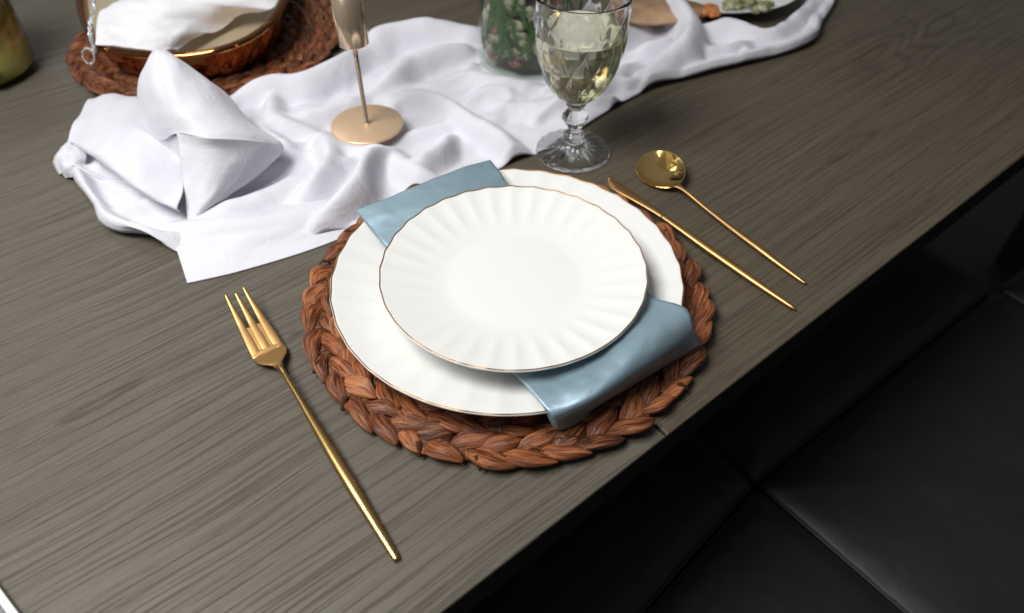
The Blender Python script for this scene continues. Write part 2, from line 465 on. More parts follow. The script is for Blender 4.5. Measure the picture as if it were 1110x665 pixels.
# ------------------------------------------------------------------ braided placemat
MC = (-.0043, .4179)
mat_t = thing('placemat', 'round reddish brown braided water hyacinth placemat under the stacked plates', 'placemat', (MC[0], MC[1], 0))
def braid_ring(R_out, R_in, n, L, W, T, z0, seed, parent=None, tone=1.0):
    """one plaited round: two interlocked rows of flattened straw bights over a core cord"""
    r = np.random.default_rng(seed); mb = MB(); tint = []
    Rc = (R_out + R_in) / 2
    core = [(Rc * math.cos(t), Rc * math.sin(t)) for t in np.linspace(0, 2 * PI, 200, endpoint=False)]
    v = []
    for i, (cx, cy) in enumerate(core):
        t = 2 * PI * i / 200
        for j in range(10):
            q = 2 * PI * j / 10; rr = Rc + (R_out - R_in) * .72 * math.cos(q); v.append((rr * math.cos(t), rr * math.sin(t), z0 * .55 + z0 * .5 * math.sin(q)))
    mb.add(v, grid_faces(200, 10, wrap_c=True, wrap_r=True), [(i * .01, .2) for i in range(len(v))]); tint += [.02] * len(v)
    NL, NW = 30, 16
    for row, (R, sg) in enumerate(((R_out, 1), (R_in, -1))):
        for k in range(n):
            th0 = 2 * PI * (k + (.5 if row else 0) + r.uniform(-.17, .17)) / n
            l = L * r.uniform(.82, 1.15); w = W * r.uniform(.8, 1.22); tk = T * r.uniform(.75, 1.25)
            ang = sg * math.radians(r.uniform(13, 26)); off = r.uniform(0, 40); tn = float(np.clip(r.normal(.48, .26), 0.03, 1)); Rk = R + r.uniform(-.0010, .0010)
            rid = r.uniform(0, 6, 3); zj = r.uniform(-.0010, .0010); tilt = sg * r.uniform(.12, .38); belly = r.uniform(-.15, .15)
            v = []; uv = []
            for i in range(NL):
                u = i / (NL - 1)
                wid = w * (math.sin(PI * u**(.85 + belly))**.68) + .0002
                for j in range(NW):
                    q = 2 * PI * j / NW; c_, s_ = math.cos(q), math.sin(q)
                    y = wid * math.copysign(abs(c_)**.8, c_)
                    ridge = 1 + .16 * math.sin(5.0 * c_ * 2.2 + rid[0]) + .09 * math.sin(13 * c_ + rid[1] + u * 2)
                    z = tk * math.sin(PI * u)**.5 * math.copysign(abs(s_)**.75, s_) * (ridge if s_ > 0 else 1)
                    x = (u - .5) * l
                    y += .0012 * math.sin(u * PI) * sg + .0006 * math.sin(u * 9 + rid[2])
                    x2 = x * math.cos(ang) - y * math.sin(ang); y2 = x * math.sin(ang) + y * math.cos(ang)
                    # front end rides up over the neighbour, back end dives under
                    zz = z0 + z + .0026 * math.sin(PI * u * .9 + .2) - .0046 * (1 - u)**2 - .0008 * u + y * math.sin(tilt) + zj
                    rad = Rk + y2; th = th0 + x2 / R
                    v.append((rad * math.cos(th), rad * math.sin(th), max(zz, .0006)))
                    uv.append((u * l + off, (c_ * .5 + .5) * w * 2 + off * .37))
            f = grid_faces(NL, NW, wrap_c=True); f.append(tuple(range(NW - 1, -1, -1))); f.append(tuple((NL - 1) * NW + j for j in range(NW)))
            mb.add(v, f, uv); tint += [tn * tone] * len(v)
    # loose fibres that have split off the straw
    for k in range(int(R_out * 520)):
        th0 = r.uniform(0, 2 * PI); R0_ = r.uniform(R_in - .004, R_out + .006); l = r.uniform(.008, .022); a_ = r.uniform(-.9, .9); bnd = r.uniform(-.5, .5); zt = z0 + T + r.uniform(-.0006, .0016)
        pts = []
        for i in range(7):
            u = i / 6 - .5; x = u * l; y = math.sin(a_) * x + bnd * (u * u - .25) * .010
            pts.append(((R0_ + y) * math.cos(th0 + x / R0_), (R0_ + y) * math.sin(th0 + x / R0_), max(.001, zt - .0035 * (u * 2)**2 * r.uniform(.7, 1.3) - max(0, R0_ - R_out) * .8)))
        v, f, uv = tube(pts, [(.0004 * (1.1 - abs(i - 3) / 3.2), .00022) for i in range(7)], 5)
        mb.add(v, f, uv); tint += [float(r.choice([.25, .7, 1.0]))] * len(v)
    o = mb.build('braid', M_braid, parent or mat_t)
    at = o.data.attributes.new('tint', 'FLOAT', 'POINT'); at.data.foreach_set('value', tint)
    return o
braid_ring(.1526, .1426, 38, .0370, .0069, .0036, .0068, 11)
braid_ring(.1308, .1212, 33, .0365, .0067, .0035, .0066, 12)
braid_ring(.1100, .1000, 28, .0330, .0066, .0030, .0058, 13)
braid_ring(.0870, .0770, 22, .0330, .0066, .0028, .0050, 14)
braid_ring(.0640, .0540, 15, .0330, .0066, .0028, .0050, 15)
braid_ring(.0400, .0300, 9, .0330, .0066, .0028, .0050, 16)
MC2 = (-0.3669, 0.8601, 0)
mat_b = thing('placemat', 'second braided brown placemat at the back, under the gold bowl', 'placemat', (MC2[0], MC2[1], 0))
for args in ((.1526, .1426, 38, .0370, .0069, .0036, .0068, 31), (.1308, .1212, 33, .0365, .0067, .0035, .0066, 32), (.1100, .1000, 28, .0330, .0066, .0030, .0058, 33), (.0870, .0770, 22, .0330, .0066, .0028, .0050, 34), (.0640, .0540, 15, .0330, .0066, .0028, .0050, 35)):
    braid_ring(*args, parent=mat_b, tone=.5)  # halved tint puts the shade at the back into the straw colour
# the cord that binds neighbouring rows, seen as small loops
for k in range(26):
    th = 2 * PI * (k + random.uniform(-.25, .25)) / 26; R0 = random.choice((.1370, .1560)) + random.uniform(-.001, .001)
    pts = []
    for i in range(9):
        u = i / 8; rr = R0 + (u - .5) * .010
        pts.append((rr * math.cos(th + .04 * u), rr * math.sin(th + .04 * u), .0050 + .0065 * math.sin(PI * u)))
    v, f, uv = tube(pts, [(.0017, .0007)] * 9, 8)
    mesh_obj('tie', v, f, M_braid, mat_t, uv=uv)

# ------------------------------------------------------------------ fluted plates
def plate(name, label, loc, R, hgt, well, nfl, foot, tilt=(0, 0), rot=0.0):
    t = thing(name, label, 'plate', loc, rot)
    t.rotation_euler = (tilt[0], tilt[1], rot)
    seg = nfl * 12
    zf = .0045                                  # underside of the well above the foot
    def zprof(s):                               # s 0..1 from well edge to lip
        return zf + .0022 + (hgt - zf - .0022) * (s**1.35 * .9 + .1 * s)
    def flute(th):                              # 0 in the hollow, 1 on the crest
        a = abs(math.cos(nfl * th / 2)); return 1 - (1 - math.exp(-((1 - a) * 3.2))) * 1.04
    top = []
    for r in np.linspace(.0001, well * .93, 8): top.append((r, -1))
    for s in np.linspace(0, 1, 26): top.append((well + (R - well) * s, s))
    v = []; nt = len(top)
    for (r, s) in top:
        for j in range(seg):
            th = 2 * PI * j / seg; fl_ = flute(th)
            if s < 0: rr, z = r, zf + .0022 - .0006 * (1 - (r / well)**2)
            else:
                q_ = min(1, max(0, s - .10) * 1.8); amp = q_ * q_ * (3 - 2 * q_)
                z = zprof(s) + .00070 * amp * (fl_ - .4); rr = r * (1 + .0042 * (fl_ - .5) * s**3)
            v.append((rr * math.cos(th), rr * math.sin(th), z))
    # rounded lip and underside
    th_ = .0024
    for (dr, dz) in ((.0005, -.0006), (.0004, -.0016), (-.0006, -th_)):
        for j in range(seg):
            th = 2 * PI * j / seg; fl_ = flute(th); rr = R * (1 + .0042 * (fl_ - .5)) + dr
            v.append((rr * math.cos(th), rr * math.sin(th), zprof(1) + .00070 * (fl_ - .4) + dz))
    und = 3
    for s in np.linspace(.9, 0, 12):
        for j in range(seg):
            th = 2 * PI * j / seg; fl_ = flute(th); r = well + (R - well) * s
            v.append((r * math.cos(th), r * math.sin(th), zprof(s) - th_ - .0004 + .0006 * (fl_ - .4) * min(1, s * 2))); 
        und += 1
    for (r, z) in ((foot + .002, zf - .001), (foot + .001, 0), (foot - .002, 0), (foot - .003, zf - .001), (.0001, zf - .001)):
        for j in range(seg):
            th = 2 * PI * j / seg; v.append((r * math.cos(th), r * math.sin(th), z))
        und += 1
    f = grid_faces(nt + und, seg, wrap_c=True)
    mesh_obj('dish', v, f, M_porc, t)
    # gilt line painted on the lip
    gv = []
    for j in range(seg):
        th = 2 * PI * j / seg; fl_ = flute(th); rr = R * (1 + .0042 * (fl_ - .5)); z = zprof(1) + .00070 * (fl_ - .4)
        for k in range(6):
            q = 2 * PI * k / 6
            rad = rr - .00030 + .00046 * math.cos(q); gv.append((rad * math.cos(th), rad * math.sin(th), z + .0001 + .00036 * math.sin(q)))
    mesh_obj('gold_rim', gv, grid_faces(seg, 6, wrap_c=True, wrap_r=True), M_trim, t)
    return t
plate('dinner_plate', 'large white fluted dinner plate with a thin gold rim, lower of the two plates', (-.0038, .4150, .0115), .1345, .0225, .078, 34, .062, rot=.05)
plate('salad_plate', 'smaller white fluted plate with a thin gold rim stacked on the blue napkin', (.001, .4033, .0310), .0993, .0190, .050, 32, .044, rot=.02)

# ------------------------------------------------------------------ blue satin napkin
rows = [
 [(-0.1286, 0.4830, 0.04),(-0.1008, 0.4971, 0.0425),(-0.0749, 0.5131, 0.044),(-0.0466, 0.5317, 0.044),(-0.0197, 0.5498, 0.041)],
 [(-0.1150, 0.4646, 0.0375),(-0.0875, 0.4793, 0.042),(-0.0618, 0.4952, 0.044),(-0.0354, 0.5118, 0.044),(-0.0113, 0.5312, 0.0405)],
 [(-0.1008, 0.4442, 0.0355),(-0.0746, 0.4588, 0.0385),(-0.0494, 0.4752, 0.0395),(-0.0233, 0.4935, 0.0395),(-0.0016, 0.5153, 0.0365)],
 [(-0.0714, 0.4137, 0.03),(-0.0473, 0.4306, 0.032),(-0.0223, 0.4493, 0.032),(0.0023, 0.4642, 0.032),(0.0232, 0.4820, 0.031)],
 [(-0.0371, 0.3665, 0.0285),(-0.0138, 0.3829, 0.029),(0.0105, 0.3995, 0.029),(0.0358, 0.4148, 0.029),(0.0696, 0.4349, 0.03)],
 [(-0.0161, 0.3369, 0.032),(0.0086, 0.3507, 0.032),(0.0336, 0.3674, 0.0325),(0.0619, 0.3857, 0.033),(0.0937, 0.4070, 0.0345)],
 [(0.0043, 0.3114, 0.035),(0.0284, 0.3219, 0.035),(0.0550, 0.3415, 0.0355),(0.0794, 0.3604, 0.037),(0.1025, 0.3813, 0.0385)],
 [(0.0220, 0.2844, 0.0375),(0.0444, 0.2951, 0.042),(0.0688, 0.3152, 0.046),(0.0925, 0.3386, 0.0475),(0.1213, 0.3647, 0.044)],
 [(0.0275, 0.2796, 0.03),(0.0507, 0.2873, 0.0385),(0.0766, 0.3063, 0.0395),(0.1015, 0.3275, 0.04),(0.1262, 0.3528, 0.0385)],
 [(0.0312, 0.2829, 0.017),(0.0586, 0.3009, 0.015),(0.0874, 0.3217, 0.016),(0.1146, 0.3401, 0.017),(0.1347, 0.3524, 0.02)]]
G = net(rows, 110, 60)
u = np.linspace(0, 1, 110)[:, None]; w = np.linspace(0, 1, 60)[None, :]
G = crinkle(G, 6, ext=1.03, iters=120, kg=.03, kb=.05, seed=9, floor=.0145, amp=.002)
G[..., 2] += .0012 * vnoise(u * 9 + w * 3, w * 4 - u * 5, 3) * np.clip(np.abs(u - .45) * 5, 0, 1) + .0004 * vnoise(u * 34, w * 16, 5)
uvs = np.stack(np.broadcast_arrays(w * .15, u * .30), -1).reshape(-1, 2)
nap = mesh_obj('napkin', G.reshape(-1, 3), grid_faces(110, 60), M_satin, None, uv=uvs)
modifier(nap, 'SOLIDIFY', thickness=.0011, offset=-1)
tag(nap, 'folded dusty blue satin napkin lying across the large plate under the small one', 'napkin')
# turned-under layer showing along the left side at both ends
rows2 = [[(-0.0038, 0.3194, 0.035),(0.0106, 0.3146, 0.035),(0.0285, 0.3219, 0.032)],[(0.0104, 0.3009, 0.0355),(0.0237, 0.2981, 0.0362),(0.0403, 0.3079, 0.0325)],
 [(0.0198, 0.2870, 0.035),(0.0293, 0.2855, 0.035),(0.0447, 0.2975, 0.031)],[(0.0248, 0.2832, 0.025),(0.0334, 0.2831, 0.024),(0.0504, 0.2965, 0.02)],[(0.0284, 0.2849, 0.013),(0.0352, 0.2849, 0.013),(0.0538, 0.2983, 0.009)]]
G2 = net(rows2, 40, 16)
uv2 = np.stack(np.broadcast_arrays(np.linspace(0, .04, 16)[None, :], np.linspace(0, .1, 40)[:, None]), -1).reshape(-1, 2)
un = mesh_obj('inner_fold', G2.reshape(-1, 3), grid_faces(40, 16), M_satin, nap, uv=uv2); modifier(un, 'SOLIDIFY', thickness=.0010, offset=-1)
rows3 = [[(-0.1274, 0.4837, 0.0385),(-0.1188, 0.4836, 0.0395),(-0.1014, 0.4955, 0.036)],[(-0.1197, 0.4699, 0.036),(-0.1095, 0.4681, 0.0375),(-0.0943, 0.4795, 0.035)],
 [(-0.1053, 0.4498, 0.0345),(-0.0999, 0.4490, 0.0352),(-0.0858, 0.4566, 0.0365)],[(-0.0949, 0.4365, 0.0345),(-0.0913, 0.4365, 0.0345),(-0.0760, 0.4453, 0.0345)]]
G3 = net(rows3, 30, 16); 
un = mesh_obj('inner_fold', G3.reshape(-1, 3), grid_faces(30, 16), M_satin, nap, uv=uv2[:480]); modifier(un, 'SOLIDIFY', thickness=.0010, offset=-1)

# ------------------------------------------------------------------ cutlery
def along(a, b):
    a = Vector(a); b = Vector(b); d = b - a
    return a, math.atan2(d.y, d.x), d.length
def loft(mb, secs, K=16):
    """secs: (x, yc, zc, halfwidth, halfthick, power)"""
    v = []; uv = []
    for (x, yc, zc, hw, ht, p) in secs:
        for j in range(K):
            q = 2 * PI * j / K
            cx = math.copysign(abs(math.cos(q))**p, math.cos(q)); cy = math.copysign(abs(math.sin(q))**p, math.sin(q))
            v.append((x, yc + hw * cx, zc + ht * cy)); uv.append((x, j / K))
    f = grid_faces(len(secs), K, wrap_c=True)
    f.append(tuple(range(K - 1, -1, -1))); f.append(tuple((len(secs) - 1) * K + j for j in range(K)))
    mb.add(v, f, uv)
def secs(pts, n):
    return [tuple(r) for r in crom(pts, n)]

# fork
a, rz, Lf = along((-0.2176, 0.4105, 0.012), (-0.0690, 0.1978, 0.002))
fork = thing('fork', 'slim matte gold fork lying left of the placemat', 'fork', (a.x, a.y, 0), rz)
mb = MB()
zc = lambda x: float(np.interp(x, [0, .012, .03, .05, .0605, .0620, .078, .09], [.0185, .0135, .0085, .0048, .0026, .0028, .0078, .0105]))
for k, (y0, y1) in enumerate(((-.0072, -.0086), (0, 0), (.0072, .0086))):
    sc = [(x, y0 + (y1 - y0) * (x / .058), zc(x), .0008 + .0032 * min(1, x / .050)**.8, .0008, .8) for x in np.linspace(0.0 + (0.002 if k == 1 else 0), .062, 30)]
    loft(mb, sc, 12)
sc = []
for x in np.linspace(.034, .0865, 60):
    hw = float(np.interp(x, [.034, .040, .050, .060, .064, .068, .073, .077, .081, .0865], [.0098, .0108, .0120, .0129, .0129, .0122, .0102, .0070, .0038, .0025]))
    dish = 0
    sc.append((x, 0, zc(x), hw, .0006 if x < .058 else .0009, .75))
loft(mb, sc, 28)
mb.build('head', M_gold, fork)
mb = MB()
loft(mb, secs([(.084, 0, .0100, .0023, .0016, 1), (.095, 0, .0112, .0020, .0019, 1), (.115, 0, .0100, .0021, .0019, 1), (.14, 0, .0080, .0029, .0023, 1), (.17, 0, .0062, .0040, .0028, 1),
  (.20, 0, .0048, .0043, .0029, 1), (Lf - .04, 0, .0038, .0038, .0027, 1), (Lf - .012, 0, .0031, .0030, .0023, 1), (Lf - .001, 0, .0027, .0024, .0019, 1), (Lf, 0, .0027, .0012, .0010, 1)], 60), 20)
mb.build('handle', M_gold_fork, fork)

# spoon
a, rz, Ls = along((0.1215, 0.6030, 0.006), (0.2409, 0.4343, 0.002))
sp = thing('spoon', 'shiny gold spoon with an oval bowl, right of the knife', 'spoon', (a.x, a.y, 0), rz)
v = []; NR, NS = 22, 64; bl, bw = .0280, .0205
def bowl_pt(s, th, off):
    x = .0285 + bl * s * math.cos(th) * (1 - .05 * math.cos(th)); y = bw * s * math.sin(th) * (1 - .16 * math.cos(th))
    d = .0085 * (1 - s**2.0)
    ca, sa = math.cos(-.20), math.sin(-.20); xr, yr = x - .057, y
    return (.057 + xr * ca - yr * sa, xr * sa + yr * ca, .0098 - d + off + .30 * y + .0010 * (1 - s))
for i in range(NR):
    for j in range(NS): v.append(bowl_pt(max(i / (NR - 1), .001), 2 * PI * j / NS, 0))
for i in range(NR - 1, -1, -1):
    for j in range(NS): v.append(bowl_pt(max(i / (NR - 1), .001) * 1.012, 2 * PI * j / NS, -.0011))
mesh_obj('bowl', v, grid_faces(2 * NR, NS, wrap_c=True), M_gold_pol, sp)
mb = MB()
loft(mb, secs([(.0550, 0, .0100, .0045, .0006, 1), (.060, 0, .0100, .0026, .0012, 1), (.070, 0, .0092, .0020, .0016, 1), (.095, 0, .0066, .0020, .0017, 1), (.13, 0, .0050, .0029, .0021, 1),
  (.16, 0, .0044, .0034, .0023, 1), (Ls - .03, 0, .0034, .0028, .0021, 1), (Ls - .008, 0, .0026, .0020, .0017, 1), (Ls, 0, .0024, .0008, .0007, 1)], 60), 20)
mb.build('handle', M_gold, sp)

# knife: blade tip rests against the edge of the placemat
a, rz, Lk = along((0.0872, 0.5662, 0.012), (0.2247, 0.4049, 0.002))
kn = thing('knife', 'slender gold knife between the placemat and the spoon', 'knife', (a.x, a.y, 0), rz)
kn.rotation_euler = (0, 0, rz)
def loft2(mb, secs_, K=12):
    loft(mb, secs_, K)
mb = MB()
pts = [(.000, .0030, .0125, .0006, .0004, 1), (.004, .0018, .0125, .0026, .0008, 1), (.010, -.0004, .0124, .0052, .0010, 1), (.02, -.0014, .0122, .0062, .0011, 1), (.04, -.0006, .0116, .0048, .0013, 1), (.06, 0, .0108, .0036, .0015, 1), (.072, 0, .0100, .0030, .0017, 1)]
loft(mb, secs(pts, 40), 16)
mb.build('blade', M_gold, kn)
mb = MB()
loft(mb, secs([(.071, 0, .0100, .0029, .0018, 1), (.09, 0, .0090, .0033, .0021, 1), (.12, 0, .0072, .0040, .0025, 1), (.16, 0, .0050, .0038, .0025, 1), (Lk - .03, 0, .0037, .0031, .0023, 1),
  (Lk - .006, 0, .0028, .0022, .0018, 1), (Lk, 0, .0026, .0009, .0008, 1)], 60), 20)
mb.build('handle', M_gold, kn)

# ------------------------------------------------------------------ white cloth runner with crumpled folds
bot = [(-0.2995, 0.4895, 0),(-0.2702, 0.4750, 0),(-0.2365, 0.4680, 0),(-0.1962, 0.4822, 0),(-0.1550, 0.4994, 0),(-0.1282, 0.5121, 0),(-0.0892, 0.5386, 0),(-0.0481, 0.5666, 0),(0.0000, 0.6054, 0),(0.0420, 0.6341, 0),(0.0932, 0.6892, 0),(0.1486, 0.7403, 0),(0.2159, 0.7728, 0),(0.2865, 0.8049, 0),(0.3470, 0.8365, 0),(0.3714, 0.8601, 0),(0.3897, 0.8996, 0),(0.4139, 0.9417, 0),(0.4495, 1.0099, 0)]
lef = [(-0.2995, 0.4895, 0),(-0.3189, 0.4895, 0),(-0.3449, 0.4945, 0),(-0.3643, 0.5070, 0),(-0.3812, 0.5332, 0),(-0.4059, 0.5608, 0),(-0.4242, 0.5841, 0),(-0.4349, 0.5841, 0),(-0.4507, 0.6085, 0),(-0.4505, 0.6341, 0),(-0.4556, 0.6644, 0),(-0.4589, 0.6965, 0),(-0.4579, 0.7189, 0)]
top = [(-0.4579, 0.7189, 0),(-0.4277, 0.7189, 0),(-0.3912, 0.7151, 0),(-0.3427, 0.7039, 0),(-0.3040, 0.7076, 0),(-0.2846, 0.7305, 0),(-0.2567, 0.7422, 0),(-0.2282, 0.7543, 0),(-0.1952, 0.7749, 0),(-0.1787, 0.8228, 0),(-0.1631, 0.8553, 0),(-0.1203, 0.8795, 0),(-0.0635, 0.8895, 0),(0.0059, 0.9125, 0),(0.0778, 0.9389, 0),(0.1295, 0.9807, 0),(0.1700, 1.0099, 0),(0.2144, 1.0561, 0),(0.2298, 0.9526, 0),(0.2524, 0.8996, 0),(0.2829, 0.8895, 0),(0.3208, 0.8795, 0),(0.3552, 0.9099, 0),(0.3849, 0.9581, 0),(0.4307, 1.0404, 0)]
NU, NV = 330, 130
bt = arc_resample([p[:2] for p in bot], NU); tp = arc_resample([p[:2] for p in top], NU)
lf = arc_resample([p[:2] for p in lef], NV); rt_ = np.linspace(bt[-1], tp[-1], NV)
uu = np.linspace(0, 1, NU)[:, None, None]; vv = np.linspace(0, 1, NV)[None, :, None]
XY = (1 - vv) * bt[:, None] + vv * tp[:, None] + (1 - uu) * lf[None] + uu * rt_[None] \
   - ((1 - uu) * (1 - vv) * bt[0] + uu * (1 - vv) * bt[-1] + (1 - uu) * vv * tp[0] + uu * vv * tp[-1])
X, Y = XY[..., 0], XY[..., 1]
RD = [  # crest line, height, half width on its left side, on its right side
 ([(-0.1687, 0.8079, 0.01),(-0.1529, 0.8382, 0.02),(-0.1164, 0.8573, 0.02),(-0.0556, 0.8622, 0.02)], .022, .030, .022),
 ([(-0.0519, 0.8205, 0.015),(-0.0949, 0.7923, 0.018),(-0.1267, 0.7461, 0.018),(-0.1546, 0.7213, 0.012)], .020, .013, .022),
 ([(-0.0860, 0.7369, 0.012),(-0.0512, 0.7557, 0.015),(-0.0152, 0.7395, 0.015),(0.0251, 0.7287, 0.01)], .013, .020, .020),
 ([(-0.1231, 0.7061, 0.012),(-0.0981, 0.7047, 0.015),(-0.0704, 0.6885, 0.018),(-0.0403, 0.6565, 0.018),(-0.0091, 0.6194, 0.012),(0.0027, 0.6061, 0.006)], .019, .020, .012),
 ([(-0.0626, 0.6379, 0.018),(-0.0672, 0.6104, 0.018),(-0.0801, 0.5885, 0.014),(-0.1012, 0.5820, 0.008)], .021, .012, .010),
 ([(-0.1936, 0.6359, 0.014),(-0.1689, 0.6166, 0.016),(-0.1402, 0.6072, 0.018),(-0.1174, 0.6092, 0.024)], .021, .014, .012),
 ([(-0.1174, 0.6092, 0.024),(-0.1283, 0.5859, 0.02),(-0.1350, 0.5622, 0.018),(-0.1423, 0.5328, 0.014),(-0.1669, 0.5036, 0.006)], .025, .012, .013),
 ([(-0.1176, 0.6091, 0.022),(-0.1046, 0.5886, 0.016),(-0.0858, 0.5705, 0.012),(-0.0693, 0.5643, 0.006)], .017, .012, .014),
 ([(-0.1904, 0.6398, 0.02),(-0.1778, 0.6043, 0.02),(-0.1742, 0.5768, 0.018),(-0.1807, 0.5492, 0.012),(-0.1923, 0.5311, 0.008)], .022, .017, .011),
 ([(-0.1455, 0.6005, 0.012),(-0.1574, 0.5853, 0.012),(-0.1645, 0.5590, 0.012),(-0.1771, 0.5393, 0.008)], .014, .008, .009),
 ([(-0.2003, 0.5974, 0.012),(-0.2036, 0.5619, 0.012),(-0.2218, 0.5340, 0.01),(-0.2515, 0.5179, 0.008),(-0.2809, 0.5036, 0.006)], .013, .018, .016),
 ([(-0.2973, 0.7023, 0.012),(-0.2758, 0.7149, 0.02),(-0.2530, 0.7272, 0.024),(-0.2201, 0.7348, 0.022),(-0.1899, 0.7755, 0.02),(-0.1723, 0.8225, 0.014)], .024, .014, .024),
 ([(-0.2537, 0.7265, 0.02),(-0.2535, 0.6885, 0.018),(-0.2372, 0.6563, 0.016),(-0.2053, 0.6493, 0.014)], .019, .014, .014),
 ([(-0.2824, 0.6843, 0.014),(-0.2497, 0.6396, 0.018),(-0.2289, 0.6164, 0.014),(-0.2120, 0.6003, 0.01)], .018, .016, .010),
 ([(-0.2418, 0.6665, 0.014),(-0.2055, 0.6774, 0.016),(-0.1781, 0.6952, 0.014),(-0.1556, 0.7136, 0.012)], .014, .012, .014),
 ([(-0.4417, 0.6192, 0.01),(-0.4094, 0.5735, 0.012),(-0.3827, 0.5368, 0.012),(-0.3524, 0.5052, 0.012),(-0.3155, 0.4901, 0.01),(-0.2960, 0.4899, 0.006)], .015, .010, .013),
 ([(-0.4399, 0.5938, 0.006),(-0.4330, 0.6005, 0.012),(-0.4298, 0.6164, 0.014)], .014, .010, .008),
 ([(-0.3427, 0.5101, 0.008),(-0.3259, 0.4950, 0.008),(-0.2945, 0.4826, 0.006)], .010, .006, .008),
 ([(0.1888, 0.9331, 0.03),(0.2030, 0.8950, 0.028),(0.2042, 0.8446, 0.026),(0.1926, 0.8060, 0.02),(0.1514, 0.7566, 0.01)], .030, .026, .012),
 ([(0.1454, 0.8129, 0.012),(0.1685, 0.8145, 0.018),(0.1901, 0.8340, 0.022)], .020, .010, .012),
 ([(0.0856, 0.7283, 0.008),(0.1124, 0.7489, 0.012),(0.1442, 0.7870, 0.014)], .014, .014, .014),
 ([(0.1488, 0.7476, 0.006),(0.1978, 0.7690, 0.01),(0.2611, 0.7995, 0.012),(0.3228, 0.8305, 0.01),(0.3601, 0.8540, 0.01),(0.3856, 0.9038, 0.01),(0.4223, 0.9717, 0.01)], .012, .018, .010),
 ([(0.2227, 0.8742, 0.012),(0.2638, 0.8713, 0.018),(0.3040, 0.8518, 0.018),(0.3490, 0.8857, 0.016),(0.3965, 0.9624, 0.014)], .017, .014, .018),
 ([(0.0049, 0.6939, 0.006),(0.0442, 0.6998, 0.008),(0.0762, 0.7381, 0.008)], .007, .020, .020),
 ([(0.0441, 0.8079, 0.01),(0.0925, 0.8300, 0.016),(0.1533, 0.8864, 0.018)], .016, .02, .02),
]
wx = X + .004 * vnoise(X * 26, Y * 26, 21); wy = Y + .004 * vnoise(X * 26 + 9, Y * 26, 22)
H = np.zeros_like(X); PW = 8.0
# short random wrinkles between the big folds, drawn in the direction the cloth was dragged
wr = np.random.default_rng(17)
for k in range(46):
    cx_ = wr.uniform(-.50, .42); cy_ = .56 + .42 * (cx_ + .5) * .55 + wr.uniform(-.06, .12); a__ = wr.uniform(-.2, 1.7); l_ = wr.uniform(.025, .06)
    dx, dy = math.cos(a__) * l_, math.sin(a__) * l_; bx, by = -dy * wr.uniform(-.4, .4), dx * wr.uniform(-.4, .4)
    w1, w2 = wr.uniform(.005, .012), wr.uniform(.005, .012)
    RD.append(([(cx_ - dx, cy_ - dy, 0), (cx_ + bx, cy_ + by, 0), (cx_ + dx, cy_ + dy, 0)], wr.uniform(.006, .013), w1, w2))
for cr, hh, wl, wr in RD:
    c = crom(cr, 40); c2 = c[:, :2]
    a0, b0 = c2[:-1], c2[1:]; d = b0 - a0; L2 = (d**2).sum(1)
    best = np.full(X.shape, 9.0); sd = np.zeros_like(X); tt = np.zeros_like(X)
    for k in range(len(a0)):
        px, py = wx - a0[k, 0], wy - a0[k, 1]
        t = np.clip((px * d[k, 0] + py * d[k, 1]) / L2[k], 0, 1)
        dist = np.hypot(px - t * d[k, 0], py - t * d[k, 1]); m = dist < best
        best = np.where(m, dist, best); sd = np.where(m, (d[k, 0] * py - d[k, 1] * px) / (math.sqrt(L2[k]) * (dist + 1e-4)), sd); tt = np.where(m, (k + t) / len(a0), tt)
    wdt = wr + (wl - wr) * (.5 + .5 * sd)
    q = best / wdt
    q = q * (1.0 + .12 * vnoise(X * 30, Y * 30, 55))
    prof = .52 * np.sqrt(np.clip(1 - q * q, 0, 1) + 1e-4) + .48 * np.exp(-(q**2) * 1.6)
    hgt = hh * prof * np.clip(.55 + 1.8 * np.minimum(tt, 1 - tt), 0, 1)
    H += np.clip(hgt * 1.18, 0, None)**PW
H = H**(1 / PW)
H += .0016 * vnoise(X * 38 + Y * 22, Y * 46 - X * 12, 7) + .0007 * vnoise(X * 120, Y * 90 + X * 40, 8) + .0035 * (vnoise(X * 14, Y * 18, 9) * .5 + .5)
# hem: every free edge comes down to the table, with a little lift here and there
edge = np.minimum.reduce([np.broadcast_to(vv[..., 0], X.shape) * .30, np.broadcast_to(1 - vv[..., 0], X.shape) * .30, np.broadcast_to(uu[..., 0], X.shape) * 1.0])
e = np.clip(edge / .010, 0, 1); e = np.sqrt(1 - (1 - e)**2)
lift = .10 + .22 * (vnoise(X * 22, Y * 22, 31) * .5 + .5)
H = H * (lift + (1 - lift) * e)
H += .0010 * np.clip((.0085 - np.minimum(vv[..., 0], 1 - vv[..., 0]) * .28) / .0012, 0, 1)      # doubled hem
# things standing on the cloth press it flat
def press(cx, cy, r, z, soft=.02):
    global H
    d = np.hypot(X - cx, Y - cy); k = np.clip((d - r) / soft, 0, 1); k = k * k * (3 - 2 * k)
    H = np.where(d < r + soft, np.minimum(H, z + (H - z) * k + .0), H)
CB = (-.1456, .6469)
press(CB[0], CB[1], .036, .016, .008)
JC = (0.0184, 0.8112, 0.006)
press(JC[0], JC[1], .056, .004, .016)
press(.0609, .626, .037, -.002, .006)
for _ in range(2):
    Hp = np.pad(H, 1, mode='edge'); H = (Hp[1:-1, 1:-1] * 4 + Hp[:-2, 1:-1] * 2 + Hp[2:, 1:-1] * 2 + Hp[1:-1, :-2] * 2 + Hp[1:-1, 2:] * 2 + Hp[:-2, :-2] + Hp[2:, 2:] + Hp[:-2, 2:] + Hp[2:, :-2]) / 16
H = np.maximum(H, .0006) + .0008
pts = np.stack([X, Y, H], -1)
hold = np.zeros_like(X)
